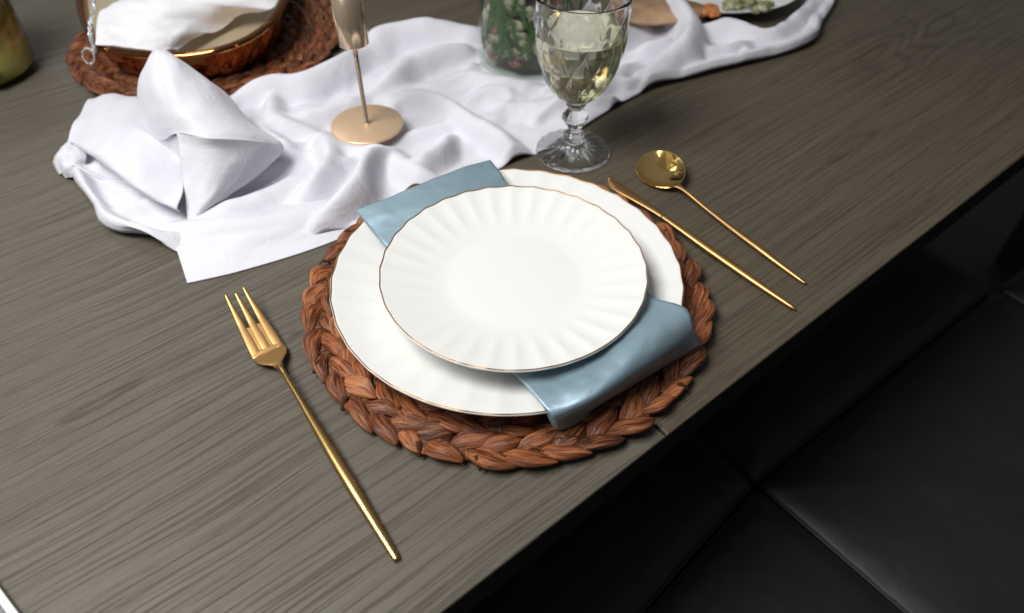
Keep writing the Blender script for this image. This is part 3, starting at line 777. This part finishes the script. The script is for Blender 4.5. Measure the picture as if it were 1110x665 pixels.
for (cx, cy, r0) in ((CB[0], CB[1], .040), (JC[0], JC[1], .060), (.0609, .626, .037)):
    hold = np.maximum(hold, .5 * np.clip(1 - (np.hypot(X - cx, Y - cy) - r0) / .008, 0, 1))
hold = np.maximum(hold, .35 * np.clip(1 - edge / .02, 0, 1))
pts = crinkle(pts, 4, hold, ext=1.06, iters=160, kg=.022, kb=.04, seed=3, amp=.002)
pts[..., 2] = np.maximum(pts[..., 2], .0012)
mb = MB()
mb.add(pts.reshape(-1, 3), grid_faces(NU, NV), np.stack([X, Y], -1).reshape(-1, 2))
# the end of the cloth pulled up into a standing fold that flops forward
def sheet(rows, nr, nc, sd, amp=.0012, cr=None):
    F_ = net(rows, nr, nc); a_ = np.linspace(0, 1, nr)[:, None]; b_ = np.linspace(0, 1, nc)[None, :]
    if cr: F_ = crinkle(F_, 7, ext=cr, iters=120, kg=.04, kb=.05, seed=sd, floor=.003, amp=.0015)
    F_[..., 2] += amp * vnoise(b_ * 9 + a_ * 3, a_ * 7, sd) * np.sin(PI * np.clip(a_ * .9 + .08, 0, 1))
    mb.add(F_.reshape(-1, 3), grid_faces(nr, nc), np.stack(np.broadcast_arrays(b_ * .15, a_ * .2), -1).reshape(-1, 2))
# upper part: from behind the peak down to the crease, with the narrow strip hanging on its left
sheet([
 [(-0.3952, 0.7567, 0.02),(-0.3942, 0.7629, 0.02),(-0.3901, 0.7629, 0.02),(-0.3795, 0.7587, 0.02),(-0.3539, 0.7384, 0.02),(-0.3278, 0.7248, 0.01)],
 [(-0.3459, 0.6532, 0.082),(-0.3425, 0.6594, 0.09),(-0.3367, 0.6643, 0.094),(-0.3271, 0.6607, 0.093),(-0.3185, 0.6560, 0.088),(-0.3078, 0.6499, 0.08)],
 [(-0.3572, 0.6440, 0.066),(-0.3405, 0.6259, 0.078),(-0.3182, 0.6078, 0.088),(-0.2988, 0.6010, 0.09),(-0.2854, 0.6239, 0.08),(-0.2766, 0.6410, 0.058)],
 [(-0.3623, 0.6377, 0.046),(-0.3392, 0.6109, 0.06),(-0.3079, 0.5841, 0.076),(-0.2839, 0.5744, 0.08),(-0.2605, 0.5910, 0.07),(-0.2459, 0.6082, 0.046)],
 [(-0.3543, 0.6177, 0.034),(-0.3331, 0.5987, 0.046),(-0.3035, 0.5733, 0.064),(-0.2710, 0.5561, 0.073),(-0.2404, 0.5690, 0.062),(-0.2205, 0.5895, 0.04)],
 [(-0.3455, 0.6076, 0.024),(-0.3242, 0.5895, 0.038),(-0.2976, 0.5662, 0.06),(-0.2618, 0.5466, 0.068),(-0.2353, 0.5621, 0.056),(-0.2143, 0.5864, 0.034)]], 90, 110, 41, .0018, 1.03)
sheet([
 [(-0.3460, 0.6079, 0.028),(-0.3320, 0.5956, 0.036),(-0.3169, 0.5849, 0.045),(-0.2971, 0.5678, 0.058)],
 [(-0.3404, 0.6043, 0.02),(-0.3301, 0.5953, 0.026),(-0.3176, 0.5864, 0.034),(-0.3010, 0.5684, 0.044)],
 [(-0.3353, 0.6021, 0.012),(-0.3274, 0.5948, 0.018),(-0.3174, 0.5861, 0.024),(-0.3041, 0.5685, 0.032)],
 [(-0.3318, 0.6046, 0.006),(-0.3255, 0.5973, 0.01),(-0.3179, 0.5885, 0.014),(-0.3076, 0.5709, 0.018)]], 40, 40, 43, .0006)
# triangular front facet, a thin sheet hanging forward from the crease
sheet([
 [(-0.2981, 0.5661, 0.061),(-0.2610, 0.5451, 0.069),(-0.2347, 0.5605, 0.057),(-0.2141, 0.5864, 0.035)],
 [(-0.2967, 0.5607, 0.055),(-0.2630, 0.5461, 0.058),(-0.2351, 0.5596, 0.048),(-0.2140, 0.5848, 0.03)],
 [(-0.2956, 0.5511, 0.044),(-0.2631, 0.5399, 0.046),(-0.2393, 0.5527, 0.038),(-0.2204, 0.5801, 0.024)],
 [(-0.2942, 0.5401, 0.03),(-0.2672, 0.5293, 0.033),(-0.2492, 0.5415, 0.027),(-0.2354, 0.5608, 0.018)],
 [(-0.2913, 0.5263, 0.018),(-0.2718, 0.5159, 0.021),(-0.2612, 0.5263, 0.017),(-0.2539, 0.5436, 0.012)],
 [(-0.2887, 0.5127, 0.008),(-0.2804, 0.5090, 0.01),(-0.2757, 0.5141, 0.009),(-0.2724, 0.5218, 0.008)],
 [(-0.2871, 0.5061, 0.004),(-0.2856, 0.5049, 0.005),(-0.2852, 0.5061, 0.005),(-0.2839, 0.5074, 0.005)]], 110, 90, 45, .0010)
# the flat corner of the runner lying over the gathered part
sheet([
 [(-0.3053, 0.5149, 0.002),(-0.2712, 0.5241, 0.003),(-0.2285, 0.5375, 0.003),(-0.1850, 0.5541, 0.003),(-0.1417, 0.5624, 0.001)],
 [(-0.3015, 0.5026, 0.009),(-0.2623, 0.4991, 0.015),(-0.2186, 0.5054, 0.016),(-0.1755, 0.5235, 0.014),(-0.1308, 0.5362, 0.004)],
 [(-0.2909, 0.4814, 0.006),(-0.2562, 0.4828, 0.009),(-0.2128, 0.4890, 0.011),(-0.1709, 0.5077, 0.01),(-0.1252, 0.5241, 0.003)],
 [(-0.2793, 0.4589, 0.003),(-0.2443, 0.4648, 0.006),(-0.2047, 0.4789, 0.005),(-0.1643, 0.4973, 0.005),(-0.1220, 0.5175, 0.002)],
 [(-0.2673, 0.4360, 0.0014),(-0.2333, 0.4481, 0.0014),(-0.1941, 0.4664, 0.0014),(-0.1569, 0.4879, 0.0014),(-0.1203, 0.5161, 0.001)]], 90, 160, 51, .0010)
# loose outer layer of the gathered end at the left
sheet([
 [(-0.4452, 0.7009, 0.004),(-0.4283, 0.7084, 0.004),(-0.4024, 0.7084, 0.004),(-0.3741, 0.7009, 0.004),(-0.3437, 0.6791, 0.004)],
 [(-0.4487, 0.7027, 0.014),(-0.4242, 0.7035, 0.02),(-0.3929, 0.6945, 0.022),(-0.3711, 0.6851, 0.02),(-0.3334, 0.6480, 0.018)],
 [(-0.4401, 0.6568, 0.02),(-0.4072, 0.6438, 0.029),(-0.3727, 0.6273, 0.032),(-0.3428, 0.6111, 0.03),(-0.3077, 0.5831, 0.024)],
 [(-0.4350, 0.6266, 0.02),(-0.3973, 0.5986, 0.032),(-0.3605, 0.5729, 0.035),(-0.3270, 0.5485, 0.034),(-0.2936, 0.5319, 0.024)],
 [(-0.4334, 0.6183, 0.018),(-0.3950, 0.5833, 0.029),(-0.3617, 0.5541, 0.031),(-0.3290, 0.5266, 0.03),(-0.2932, 0.5107, 0.02)],
 [(-0.4353, 0.6256, 0.01),(-0.4004, 0.5932, 0.017),(-0.3670, 0.5637, 0.018),(-0.3336, 0.5357, 0.017),(-0.2961, 0.5168, 0.012)],
 [(-0.4368, 0.6413, 0.004),(-0.4073, 0.6155, 0.006),(-0.3744, 0.5864, 0.007),(-0.3421, 0.5586, 0.006),(-0.3023, 0.5350, 0.005)]], 110, 110, 47, .0022, 1.03)
sheet([
 [(-0.4335, 0.6324, 0.012),(-0.4207, 0.6164, 0.014),(-0.4128, 0.6036, 0.012),(-0.4112, 0.5910, 0.008)],
 [(-0.4418, 0.6258, 0.012),(-0.4263, 0.6025, 0.017),(-0.4162, 0.5856, 0.016),(-0.4140, 0.5761, 0.008)],
 [(-0.4450, 0.6097, 0.01),(-0.4311, 0.5916, 0.016),(-0.4233, 0.5795, 0.014),(-0.4214, 0.5772, 0.004)],
 [(-0.4475, 0.6042, 0.003),(-0.4407, 0.5936, 0.004),(-0.4344, 0.5860, 0.003),(-0.4278, 0.5799, 0.002)]], 40, 40, 49, .0008)
run = mb.build('table_runner', M_cloth)
modifier(run, 'SOLIDIFY', thickness=.0009, offset=1)
tag(run, 'crumpled white cotton runner lying across the back of the table', 'table runner')

# ------------------------------------------------------------------ candle holder
ch = thing('candle_holder', 'tall champagne gold candle holder with round base standing on the white cloth', 'candle holder', (CB[0], CB[1], .0175))
v, f, uv = lathe([(.0001, 0), (.0350, 0), (.0360, .0004), (.0362, .0012), (.0358, .0022), (.0350, .0026), (.0001, .0026)], 96)
mesh_obj('base', v, f, M_gold_disc, ch)
v, f, uv = lathe([(.0001, .0026), (.0032, .0026), (.0032, .0045), (.0021, .0052), (.0021, .0880), (.0001, .0885)], 24)
mesh_obj('stem', v, f, M_gold_rose, ch)
v, f, uv = lathe([(.0001, .0870), (.0130, .0870), (.0137, .08702), (.0140, .0873), (.0140, .0880), (.0140, .0920), (.0143, .150), (.0136, .150), (.0132, .094), (.0001, .094)], 64)
mesh_obj('candle_cup', v, f, M_gold_rose, ch)

# ------------------------------------------------------------------ goblet with white wine
GX, GY = .0609, .6260
gob = thing('wine_goblet', 'diamond cut glass goblet half filled with white wine behind the plates', 'goblet', (GX, GY, .0005))
out = [(.0001, .0012), (.0340, .0008), (.0356, .0016), (.0360, .0030), (.0352, .0040), (.0250, .0058), (.0160, .0092), (.0108, .0140), (.0088, .0180), (.0100, .0200), (.0100, .0215), (.0070, .0240), (.0064, .0280),
       (.0078, .0310), (.0118, .0370), (.0122, .0400), (.0116, .0430), (.0076, .0485), (.0072, .0510), (.0096, .0535), (.0098, .0550), (.0088, .0575)]
outp = [tuple(p) for p in crom(out, 90)]
bowl = crom([(.0088, .0575), (.0170, .0625), (.0265, .0730), (.0345, .0900), (.0392, .1080), (.0412, .1260), (.0418, .1430), (.0420, .1585), (.0416, .1600), (.0408, .1600)], 90)
inn = crom([(.0404, .1590), (.0398, .1430), (.0392, .1260), (.0370, .1080), (.0322, .0905), (.0245, .0750), (.0150, .0660), (.0001, .0630)], 60)
prof = outp + [tuple(p) for p in bowl[1:]] + [tuple(p) for p in inn]
no = len(outp); nb_ = len(bowl) - 1
def gfun(r, z, t, i):
    if i < no:
        if .030 < z < .050:       # faceted knop
            k = 8; tt_ = (t % (2 * PI / k)) - PI / k; return r * math.cos(PI / k) / math.cos(tt_) * 1.04, z
        if z < .012 and r > .012: # flutes on the foot
            return r * (1 + .006 * math.cos(20 * t)), z + .0004 * math.cos(20 * t) * (1 if z > .003 else 0)
        return r, z
    if i < no + nb_ and .064 < z < .150:
        # quilted diamonds: two crossing families of grooves
        k = 12; w_ = (z - .060) * 100
        a1 = abs(((k * t / (2 * PI) + w_ / 2 / 1.0 * .5) % 1) - .5) * 2; a2 = abs(((k * t / (2 * PI) - w_ / 2 * .5) % 1) - .5) * 2
        fade = min(1, (z - .064) / .01) * min(1, (.150 - z) / .008)
        return r + .0013 * fade * (min(a1, a2) - .45), z
    return r, z
v, f, uv = lathe(prof, 216, gfun)
mesh_obj('glass', v, f, M_glass, gob)
lvl = .1265
wp = [(.0001, .0628)]
inr = sorted([tuple(p) for p in inn], key=lambda p: p[1])
for (r, z) in inr:
    if z < lvl and r > .001: wp.append((r + .00012, z - .0001))
rl = float(np.interp(lvl, [p[1] for p in inr], [p[0] for p in inr]))
wp += [(rl + .0001, lvl + .0004), (rl - .0008, lvl), (.0001, lvl)]
v, f, uv = lathe(wp, 96)
wine = mesh_obj('wine', v, f, M_wine, gob)

# ------------------------------------------------------------------ jar of dried botanicals
jar = thing('botanical_jar', 'clear glass cylinder packed with moss, dried flowers and pale stones', 'jar', (JC[0], JC[1], .0052))
JR = .057; JH = .15
v, f, uv = lathe([(.0001, 0), (JR - .003, 0), (JR - .0008, .0010), (JR, .004), (JR, JH), (JR - .0015, JH + .001), (JR - .003, JH), (JR - .003, .006), (.0001, .006)], 96)
mesh_obj('glass', v, f, M_thin, jar)
def rock_mat(name, c0, c1):
    m = Mat(name); b = m.pbsdf(Roughness=.8); n = m.noise(m.coord('Object', (60, 60, 60)), 1, 4)
    m.l(m.mix(n, c0, c1), b.inputs['Base Color']); m.l(m.bump(n, .6, .003), b.inputs['Normal']); return m.m
M_stone = rock_mat('pale_stone', (.15, .13, .09), (.66, .60, .46))
M_pink = rock_mat('dried_petal', (.16, .05, .045), (.40, .20, .18))
M_moss = rock_mat('moss_green', (.015, .05, .010), (.09, .18, .04))
M_core = rock_mat('dark_moss_core', (.05, .045, .028), (.18, .15, .10))
v, f, uv = lathe([(.0001, .007), (.044, .007), (.044, .14), (.0001, .14)], 32)
mesh_obj('filling', v, f, M_core, jar)
def blob(mb, c, rx, ry, rz_, az, seed):
    r = np.random.default_rng(seed); U, Vn = 9, 12; v = []
    ph = r.uniform(0, 6, 4)
    for i in range(U):
        la = -PI / 2 + PI * i / (U - 1)
        for j in range(Vn):
            lo = 2 * PI * j / Vn; k = 1 + .14 * math.sin(2 * lo + ph[0]) + .12 * math.sin(3 * la + ph[1]) * math.cos(lo + ph[2])
            x, y, z = rx * k * math.cos(la) * math.cos(lo), ry * k * math.cos(la) * math.sin(lo), rz_ * k * math.sin(la)
            v.append((c[0] + x * math.cos(az) - y * math.sin(az), c[1] + x * math.sin(az) + y * math.cos(az), c[2] + z))
    mb.add(v, grid_faces(U, Vn, wrap_c=True))
nst = 0
for k in range(110):
    az = random.uniform(PI * .95, PI * 2.05); z = .012 + .118 * random.random()
    s = random.uniform(.006, .012)
    mbs = MB(); rr = JR - .004 - .0045
    blob(mbs, (rr * math.cos(az), rr * math.sin(az), max(z, .007 + s)), .0038, s, s * random.uniform(.5, .9), az, k)
    mbs.build('stone', M_stone if random.random() < .8 else M_pink, jar)
for k in range(16):
    az = random.uniform(PI * 1.0, PI * 2.0); z0 = random.uniform(.01, .05); ln = random.uniform(.05, .09); mbm = MB()
    pts = [];
    for i in range(12):
        u_ = i / 11; aa = az + .25 * math.sin(u_ * 3 + k); rr = JR - .0042
        pts.append((rr * math.cos(aa), rr * math.sin(aa), z0 + ln * u_))
    v, f, uv = tube(pts, .0007, 6); mbm.add(v, f)
    for i in range(1, 12):
        for q in range(9):
            p = Vector(pts[i]); tang = Vector((-p.y, p.x, 0)).normalized()
            d = (tang * random.uniform(-1, 1) + Vector((0, 0, random.uniform(-.1, 1)))).normalized()
            l_ = random.uniform(.004, .010); p = p + Vector((0, 0, random.uniform(-.004, .004)))
            s_ = d.cross(Vector((p.x, p.y, 0)).normalized()).normalized() * .0011
            inw = -Vector((p.x, p.y, 0)).normalized() * random.uniform(0, .0008)
            mbm.add([p - s_, p + s_, p + d * l_ + inw], [(0, 1, 2)])
    mbm.build('moss_sprig', M_moss, jar)

# ------------------------------------------------------------------ polished gold bowl, with white napkin
bz = .0
brim = [(-0.4549, 0.7631, 0.05),(-0.4154, 0.7342, 0.052),(-0.3787, 0.7300, 0.05),(-0.3399, 0.7300, 0.05),(-0.3038, 0.7423, 0.052),(-0.2776, 0.7700, 0.054),(-0.2643, 0.8198, 0.055),(-0.2720, 0.9057, 0.055),(-0.3116, 1.0240, 0.055),(-0.4002, 1.1280, 0.055),(-0.4982, 1.1468, 0.055),(-0.5571, 1.0917, 0.055),(-0.5456, 0.9623, 0.055),(-0.5049, 0.8482, 0.052)]
bcen = np.mean([p[:2] for p in brim], axis=0)
bowl_t = thing('gold_bowl', 'mirror polished gold bowl standing on the rear placemat with a white napkin in it', 'bowl', (bcen[0], bcen[1], 0))
rim = crom(np.array(brim) - np.array([bcen[0], bcen[1], 0]), 220, True)
loops = []
for k_, z in ((.02, .0135), (.80, .0135), (.86, .0140), (.90, .0165), (.925, .0220), (.95, .0300), (.975, .0400), (.995, .0490), (1.006, .0520)):
    L_ = rim.copy(); L_[:, :2] *= k_; L_[:, 2] = z * (rim[:, 2] / .055 if z > .03 else 1); loops.append(L_)
loops = [crom(np.array(loops)[:, k], 48) for k in range(220)]; loops = np.array(loops).transpose(1, 0, 2)
th_ = np.linspace(0, 2 * PI, 220, endpoint=False)[None, :]; zz_ = np.linspace(0, 1, 48)[:, None]
dent = .0011 * vnoise(np.cos(th_) * 9 + 20 + zz_ * 3, np.sin(th_) * 9 + 20 + zz_ * 4, 77)
rr_ = np.linalg.norm(loops[..., :2], axis=2); loops[..., :2] *= (1 + dent / rr_)[..., None]
mesh_obj('body', loops.reshape(-1, 3), grid_faces(48, 220, wrap_c=True), M_copper, bowl_t)
def noisy(loop, amp, sd): return loop
lp = []
for k_, z in ((1.0, .0515), (1.0, .0555), (.975, .0575), (.95, .0560), (.93, .050), (.88, .042)):
    L_ = rim.copy(); r = np.linalg.norm(L_[:, :2], axis=1)[:, None]; L_[:, :2] *= k_ + .012; L_[:, 2] = z * (rim[:, 2] / .055); lp.append(noisy(L_, .0006, 5))
mesh_obj('rim', np.vstack(lp), grid_faces(len(lp), 220, wrap_c=True), M_copper, bowl_t)
lp = []
for k_, z in ((.945, .0480), (.90, .0460), (.7, .044), (.4, .043), (.02, .043)):
    L_ = rim.copy(); L_[:, :2] *= k_; L_[:, 2] = z * (rim[:, 2] / .055); lp.append(L_)
cm = gold_mat('pale_gold_lining', (.74, .62, .42), .28, (50, 50, 50), .05); cm.b.inputs['Metallic'].default_value = .55
mesh_obj('lining', np.vstack(lp), grid_faces(len(lp), 220, wrap_c=True), cm.m, bowl_t)
nw = [
 [(-0.4366, 0.7345, 0.06),(-0.4124, 0.7264, 0.06),(-0.3856, 0.7184, 0.06),(-0.3637, 0.7223, 0.058),(-0.3525, 0.7343, 0.054)],
 [(-0.4407, 0.7557, 0.068),(-0.4087, 0.7388, 0.074),(-0.3771, 0.7305, 0.074),(-0.3520, 0.7388, 0.066),(-0.3394, 0.7633, 0.052)],
 [(-0.4508, 0.7911, 0.07),(-0.4152, 0.7733, 0.08),(-0.3762, 0.7556, 0.082),(-0.3460, 0.7687, 0.068),(-0.3236, 0.7895, 0.052)],
 [(-0.4371, 0.8051, 0.072),(-0.4041, 0.7961, 0.084),(-0.3637, 0.7800, 0.085),(-0.3266, 0.7867, 0.074),(-0.3028, 0.8082, 0.056)],
 [(-0.4376, 0.8488, 0.072),(-0.3959, 0.8323, 0.085),(-0.3494, 0.8151, 0.086),(-0.3029, 0.8054, 0.08),(-0.2640, 0.8091, 0.064)],
 [(-0.4642, 0.9441, 0.062),(-0.4125, 0.9215, 0.075),(-0.3616, 0.9025, 0.078),(-0.3108, 0.8905, 0.072),(-0.2726, 0.8777, 0.06)]]
Gn = net(nw, 80, 90); a_ = np.linspace(0, 1, 80)[:, None]; b_ = np.linspace(0, 1, 90)[None, :]
Gn[..., 2] += .0030 * vnoise(a_ * 5 + b_ * 2, b_ * 3 + a_, 61) + .0012 * vnoise(a_ * 14, b_ * 9, 62)
wn = mesh_obj('napkin', Gn.reshape(-1, 3), grid_faces(80, 90), M_napkin_white, None, uv=np.stack(np.broadcast_arrays(b_ * .2, a_ * .2), -1).reshape(-1, 2))
modifier(wn, 'SOLIDIFY', thickness=.0012, offset=-1)
tag(wn, 'white folded napkin resting inside the gold bowl at the top left', 'napkin')

# clear twisted strand hanging at the left of the bowl
M_clear = simple('clear_plastic', (.85, .88, .88), .12); M_clear.b.inputs['Transmission Weight'].default_value = .75
mb = MB()
c = crom([(-0.4670, 0.8247, 0.08),(-0.4552, 0.7913, 0.074),(-0.4492, 0.7644, 0.07),(-0.4448, 0.7471, 0.064),(-0.4434, 0.7426, 0.056),(-0.4429, 0.7379, 0.048)], 60)
for s in range(2):
    pts = [(p[0] + .0014 * math.cos(i * .55 + s * PI), p[1] + .0014 * math.sin(i * .55 + s * PI), p[2]) for i, p in enumerate(c)]
    v, f, uv = tube(pts, [(.0009 + .0007 * abs(math.sin(i * .21)),) * 2 for i in range(60)], 8, up=(0, 1, .2)); mb.add(v, f)
pc = Vector((-0.4497, 0.7357, 0.046)); pts = [(pc.x + .0062 * math.cos(t), pc.y + .003 * math.sin(t), pc.z + .0072 * math.sin(t)) for t in np.linspace(0, 2 * PI, 40)]
v, f, uv = tube(pts, [(.0010 + .0004 * math.sin(i * 1.3),) * 2 for i in range(40)], 8, up=(0, 1, 0), cap=False); mb.add(v, f)
tag(mb.build('plastic_tie', M_clear.m), 'clear twisted plastic tie with a small loop at the gold bowl', 'tie')

# ------------------------------------------------------------------ olive amber tumbler
def olive():
    m = Mat('olive_amber_glass'); b = m.pbsdf(Roughness=.22); b.inputs['Transmission Weight'].default_value = .35
    n = m.noise(m.coord('Object', (28, 28, 18)), 1, 4, .55, .5)
    m.l(m.ramp(n, [(.30, (.05, .03, .012)), (.45, (.28, .23, .06)), (.70, (.58, .53, .16))]), b.inputs['Base Color'])
    m.l(m.bump(n, .4, .003), b.inputs['Normal']); return m.m
tp_ = (-0.6013, 0.7812, 0)
tum = thing('tumbler', 'mottled olive amber glass tumbler cut by the top left corner', 'tumbler', (tp_[0], tp_[1], .0006))
v, f, uv = lathe([tuple(p) for p in crom([(.0001, 0), (.030, 0), (.040, .002), (.050, .008), (.0535, .018), (.0545, .05), (.0545, .12), (.053, .121), (.0515, .12), (.051, .02), (.0001, .012)], 70)], 96)
mesh_obj('vessel', v, f, olive(), tum)
v, f, uv = lathe([(.0001, 0), (.005, 0), (.0075, .001), (.0075, .003), (.005, .004), (.0001, .004)], 24)
bs = mesh_obj('dark_boss', v, f, simple('dark_boss', (.02, .012, .006), .3).m, tum)
bs.rotation_euler = (PI / 2, 0, math.radians(40)); bs.location = (.0345, -.0415, .024)

# ------------------------------------------------------------------ plate of food, upper right
fp = (0.2701, 0.9670, 0.012)
food = thing('serving_plate', 'white oval plate of food partly behind the white cloth at the top', 'plate', (fp[0], fp[1], .006))
def oval(r, z, t, i): return r * (1.0), z
v, f, uv = lathe([(.0001, .004), (.060, .004), (.075, .008), (.094, .014), (.097, .0155), (.098, .0148), (.094, .012), (.075, .005), (.060, .0), (.0001, .0)], 120)
v = [(x * 1.05, y * .72, z) for x, y, z in v]
mesh_obj('dish', v, f, M_porc, food)
def food_mat(name, c0, c1, c2, sc=70, rough=.5):
    m = Mat(name); b = m.pbsdf(Roughness=rough); n = m.noise(m.coord('Object', (sc,) * 3), 1, 4, .6, .4)
    m.l(m.ramp(n, [(.35, c0), (.5, c1), (.68, c2)]), b.inputs['Base Color']); m.l(m.bump(n, .6, .003), b.inputs['Normal']); return m.m
M_or = food_mat('orange_roast', (.14, .03, .01), (.42, .12, .03), (.55, .25, .09))
M_gr = food_mat('green_salad', (.06, .07, .02), (.22, .22, .10), (.42, .40, .26))
M_tan = food_mat('tan_flatbread', (.30, .17, .09), (.42, .26, .15), (.50, .33, .20), 25)
def heap(cx, cy, n, rad, sz, mat, nm, lab, cat, z0, sd):
    r = random.Random(sd); mb = MB()
    for k in range(n):
        q = r.uniform(0, 2 * PI); d = rad * math.sqrt(r.random()); s = sz * r.uniform(.6, 1.1)
        blob(mb, (cx + d * math.cos(q) * 1.3, cy + d * math.sin(q) * .7, z0 + s * .4 + (1 - d / rad) * sz * .7), s * 1.2, s * .8, s * .55, r.uniform(0, 6), sd + k)
    return tag(mb.build(nm, mat), lab, cat)
o_ = (0.2424, 0.8973, 0.02); heap(o_[0], o_[1] + .006, 22, .014, .008, M_or, 'roast_pieces', 'orange brown roasted pieces on the plate of food', 'food', .016, 100)
o_ = (0.2967, 0.9104, 0.02); heap(o_[0], o_[1] + .006, 40, .024, .007, M_gr, 'salad_leaves', 'pale green salad heap at the right of the plate of food', 'food', .017, 300)
v, f, uv = lathe([(.0001, 0), (.058, 0), (.061, .002), (.060, .005), (.0001, .006)], 60)
v = [(x * (1 + .06 * math.sin(5 * y / .06)), y * .62, z + .0012 * math.sin(x * 90)) for x, y, z in v]
o_ = (0.1781, 0.8871, 0.02); fb = mesh_obj('flatbread', v, f, M_tan); fb.location = (o_[0], o_[1] + .012, .020); tag(fb, 'flat tan bread beside the roasted pieces, behind the cloth', 'bread')

# ------------------------------------------------------------------ edge of a grey tray, lower left corner
q0 = np.array((-0.2988, 0.1817, 0.004)[:2]); q1 = np.array((-0.2770, 0.1637, 0.004)[:2]); d = unit(q1 - q0); nrm = np.array([d[1], -d[0]])
if nrm[0] > 0: nrm = -nrm
tr = thing('tray', 'grey tray with a thin white rim just entering the bottom left corner', 'tray', (q0[0], q0[1], .0005))
def slab(off0, off1, z0, z1, nm, mt):
    mb = MB(); s0, s1 = -.09, .16
    c4 = [d * s0 + nrm * off0, d * s1 + nrm * off0, d * s1 + nrm * off1, d * s0 + nrm * off1]
    v = [(p[0], p[1], z) for z in (z0, z1) for p in c4]
    mb.add(v, [(0, 1, 2, 3), (7, 6, 5, 4), (4, 5, 1, 0), (5, 6, 2, 1), (6, 7, 3, 2), (7, 4, 0, 3)])
    o = mb.build(nm, mt, tr, smooth=False); modifier(o, 'BEVEL', width=.0008, segments=3); return o
slab(.0, .0045, 0, .005, 'rim', simple('white_enamel', (.75, .75, .73), .25).m)
slab(.0046, .16, 0, .0025, 'tray_floor', simple('grey_enamel', (.16, .16, .165), .4).m)

# ------------------------------------------------------------------ light
world = bpy.data.worlds.new('World'); scene.world = world; world.use_nodes = True
wn_ = world.node_tree; bg = wn_.nodes['Background']
tc = wn_.nodes.new('ShaderNodeTexCoord'); sx = wn_.nodes.new('ShaderNodeSeparateXYZ'); rp = wn_.nodes.new('ShaderNodeValToRGB')
wn_.links.new(tc.outputs['Generated'], sx.inputs[0]); 
mr = wn_.nodes.new('ShaderNodeMapRange'); mr.inputs[1].default_value = -1; mr.inputs[2].default_value = 1
wn_.links.new(sx.outputs[2], mr.inputs[0]); wn_.links.new(mr.outputs[0], rp.inputs[0])
e_ = rp.color_ramp.elements
e_[0].position = .35; e_[0].color = (.05, .045, .04, 1); e_[1].position = .85; e_[1].color = (.62, .64, .68, 1)
k_ = e_.new(.55); k_.color = (.44, .43, .42, 1)
dt = wn_.nodes.new('ShaderNodeVectorMath'); dt.operation = 'DOT_PRODUCT'; dt.inputs[1].default_value = (-.72, .48, .5)
wn_.links.new(tc.outputs['Generated'], dt.inputs[0])
m2 = wn_.nodes.new('ShaderNodeMapRange'); m2.interpolation_type = 'SMOOTHSTEP'; m2.inputs[1].default_value = -.7; m2.inputs[2].default_value = .9; m2.inputs[3].default_value = .22; m2.inputs[4].default_value = 1.25
wn_.links.new(dt.outputs['Value'], m2.inputs[0])
vm = wn_.nodes.new('ShaderNodeVectorMath'); vm.operation = 'SCALE'; wn_.links.new(rp.outputs[0], vm.inputs[0]); wn_.links.new(m2.outputs[0], vm.inputs['Scale'])
wn_.links.new(vm.outputs[0], bg.inputs[0]); bg.inputs[1].default_value = .25

def area(name, loc, target, sx_, sy_, power, col):
    l = bpy.data.lights.new(name, 'AREA'); l.shape = 'RECTANGLE'; l.size = sx_; l.size_y = sy_; l.energy = power; l.color = col
    o = bpy.data.objects.new(name, l); COL.objects.link(o); o.location = loc
    o.rotation_euler = (Vector(target) - Vector(loc)).to_track_quat('-Z', 'Y').to_euler(); return o
area('window_light', (-.56, .16, 1.12), (-.05, .30, 0), .62, .58, 21, (1, .985, .96))
area('rear_window_light', (-1.05, 1.45, 1.15), (-.1, .5, 0), .5, .45, 2.6, (.96, .98, 1))

# ------------------------------------------------------------------ camera
cam = bpy.data.cameras.new('Camera'); co = bpy.data.objects.new('Camera', cam); COL.objects.link(co); scene.camera = co
cam.sensor_width = 36; cam.lens = 36 * 800 / 1110; cam.clip_start = .01; cam.clip_end = 60
co.location = (0, 0, .425); co.rotation_euler = (math.radians(90 - 46), 0, 0)
cam.dof.use_dof = True; cam.dof.focus_distance = .545; cam.dof.aperture_fstop = 5.0
scene.view_settings.view_transform = 'Standard'; scene.view_settings.look = 'None'; scene.view_settings.exposure = 0; scene.view_settings.gamma = 1
scene.cycles.use_denoising = True
scene.cycles.max_bounces = 14; scene.cycles.transmission_bounces = 12; scene.cycles.transparent_max_bounces = 16
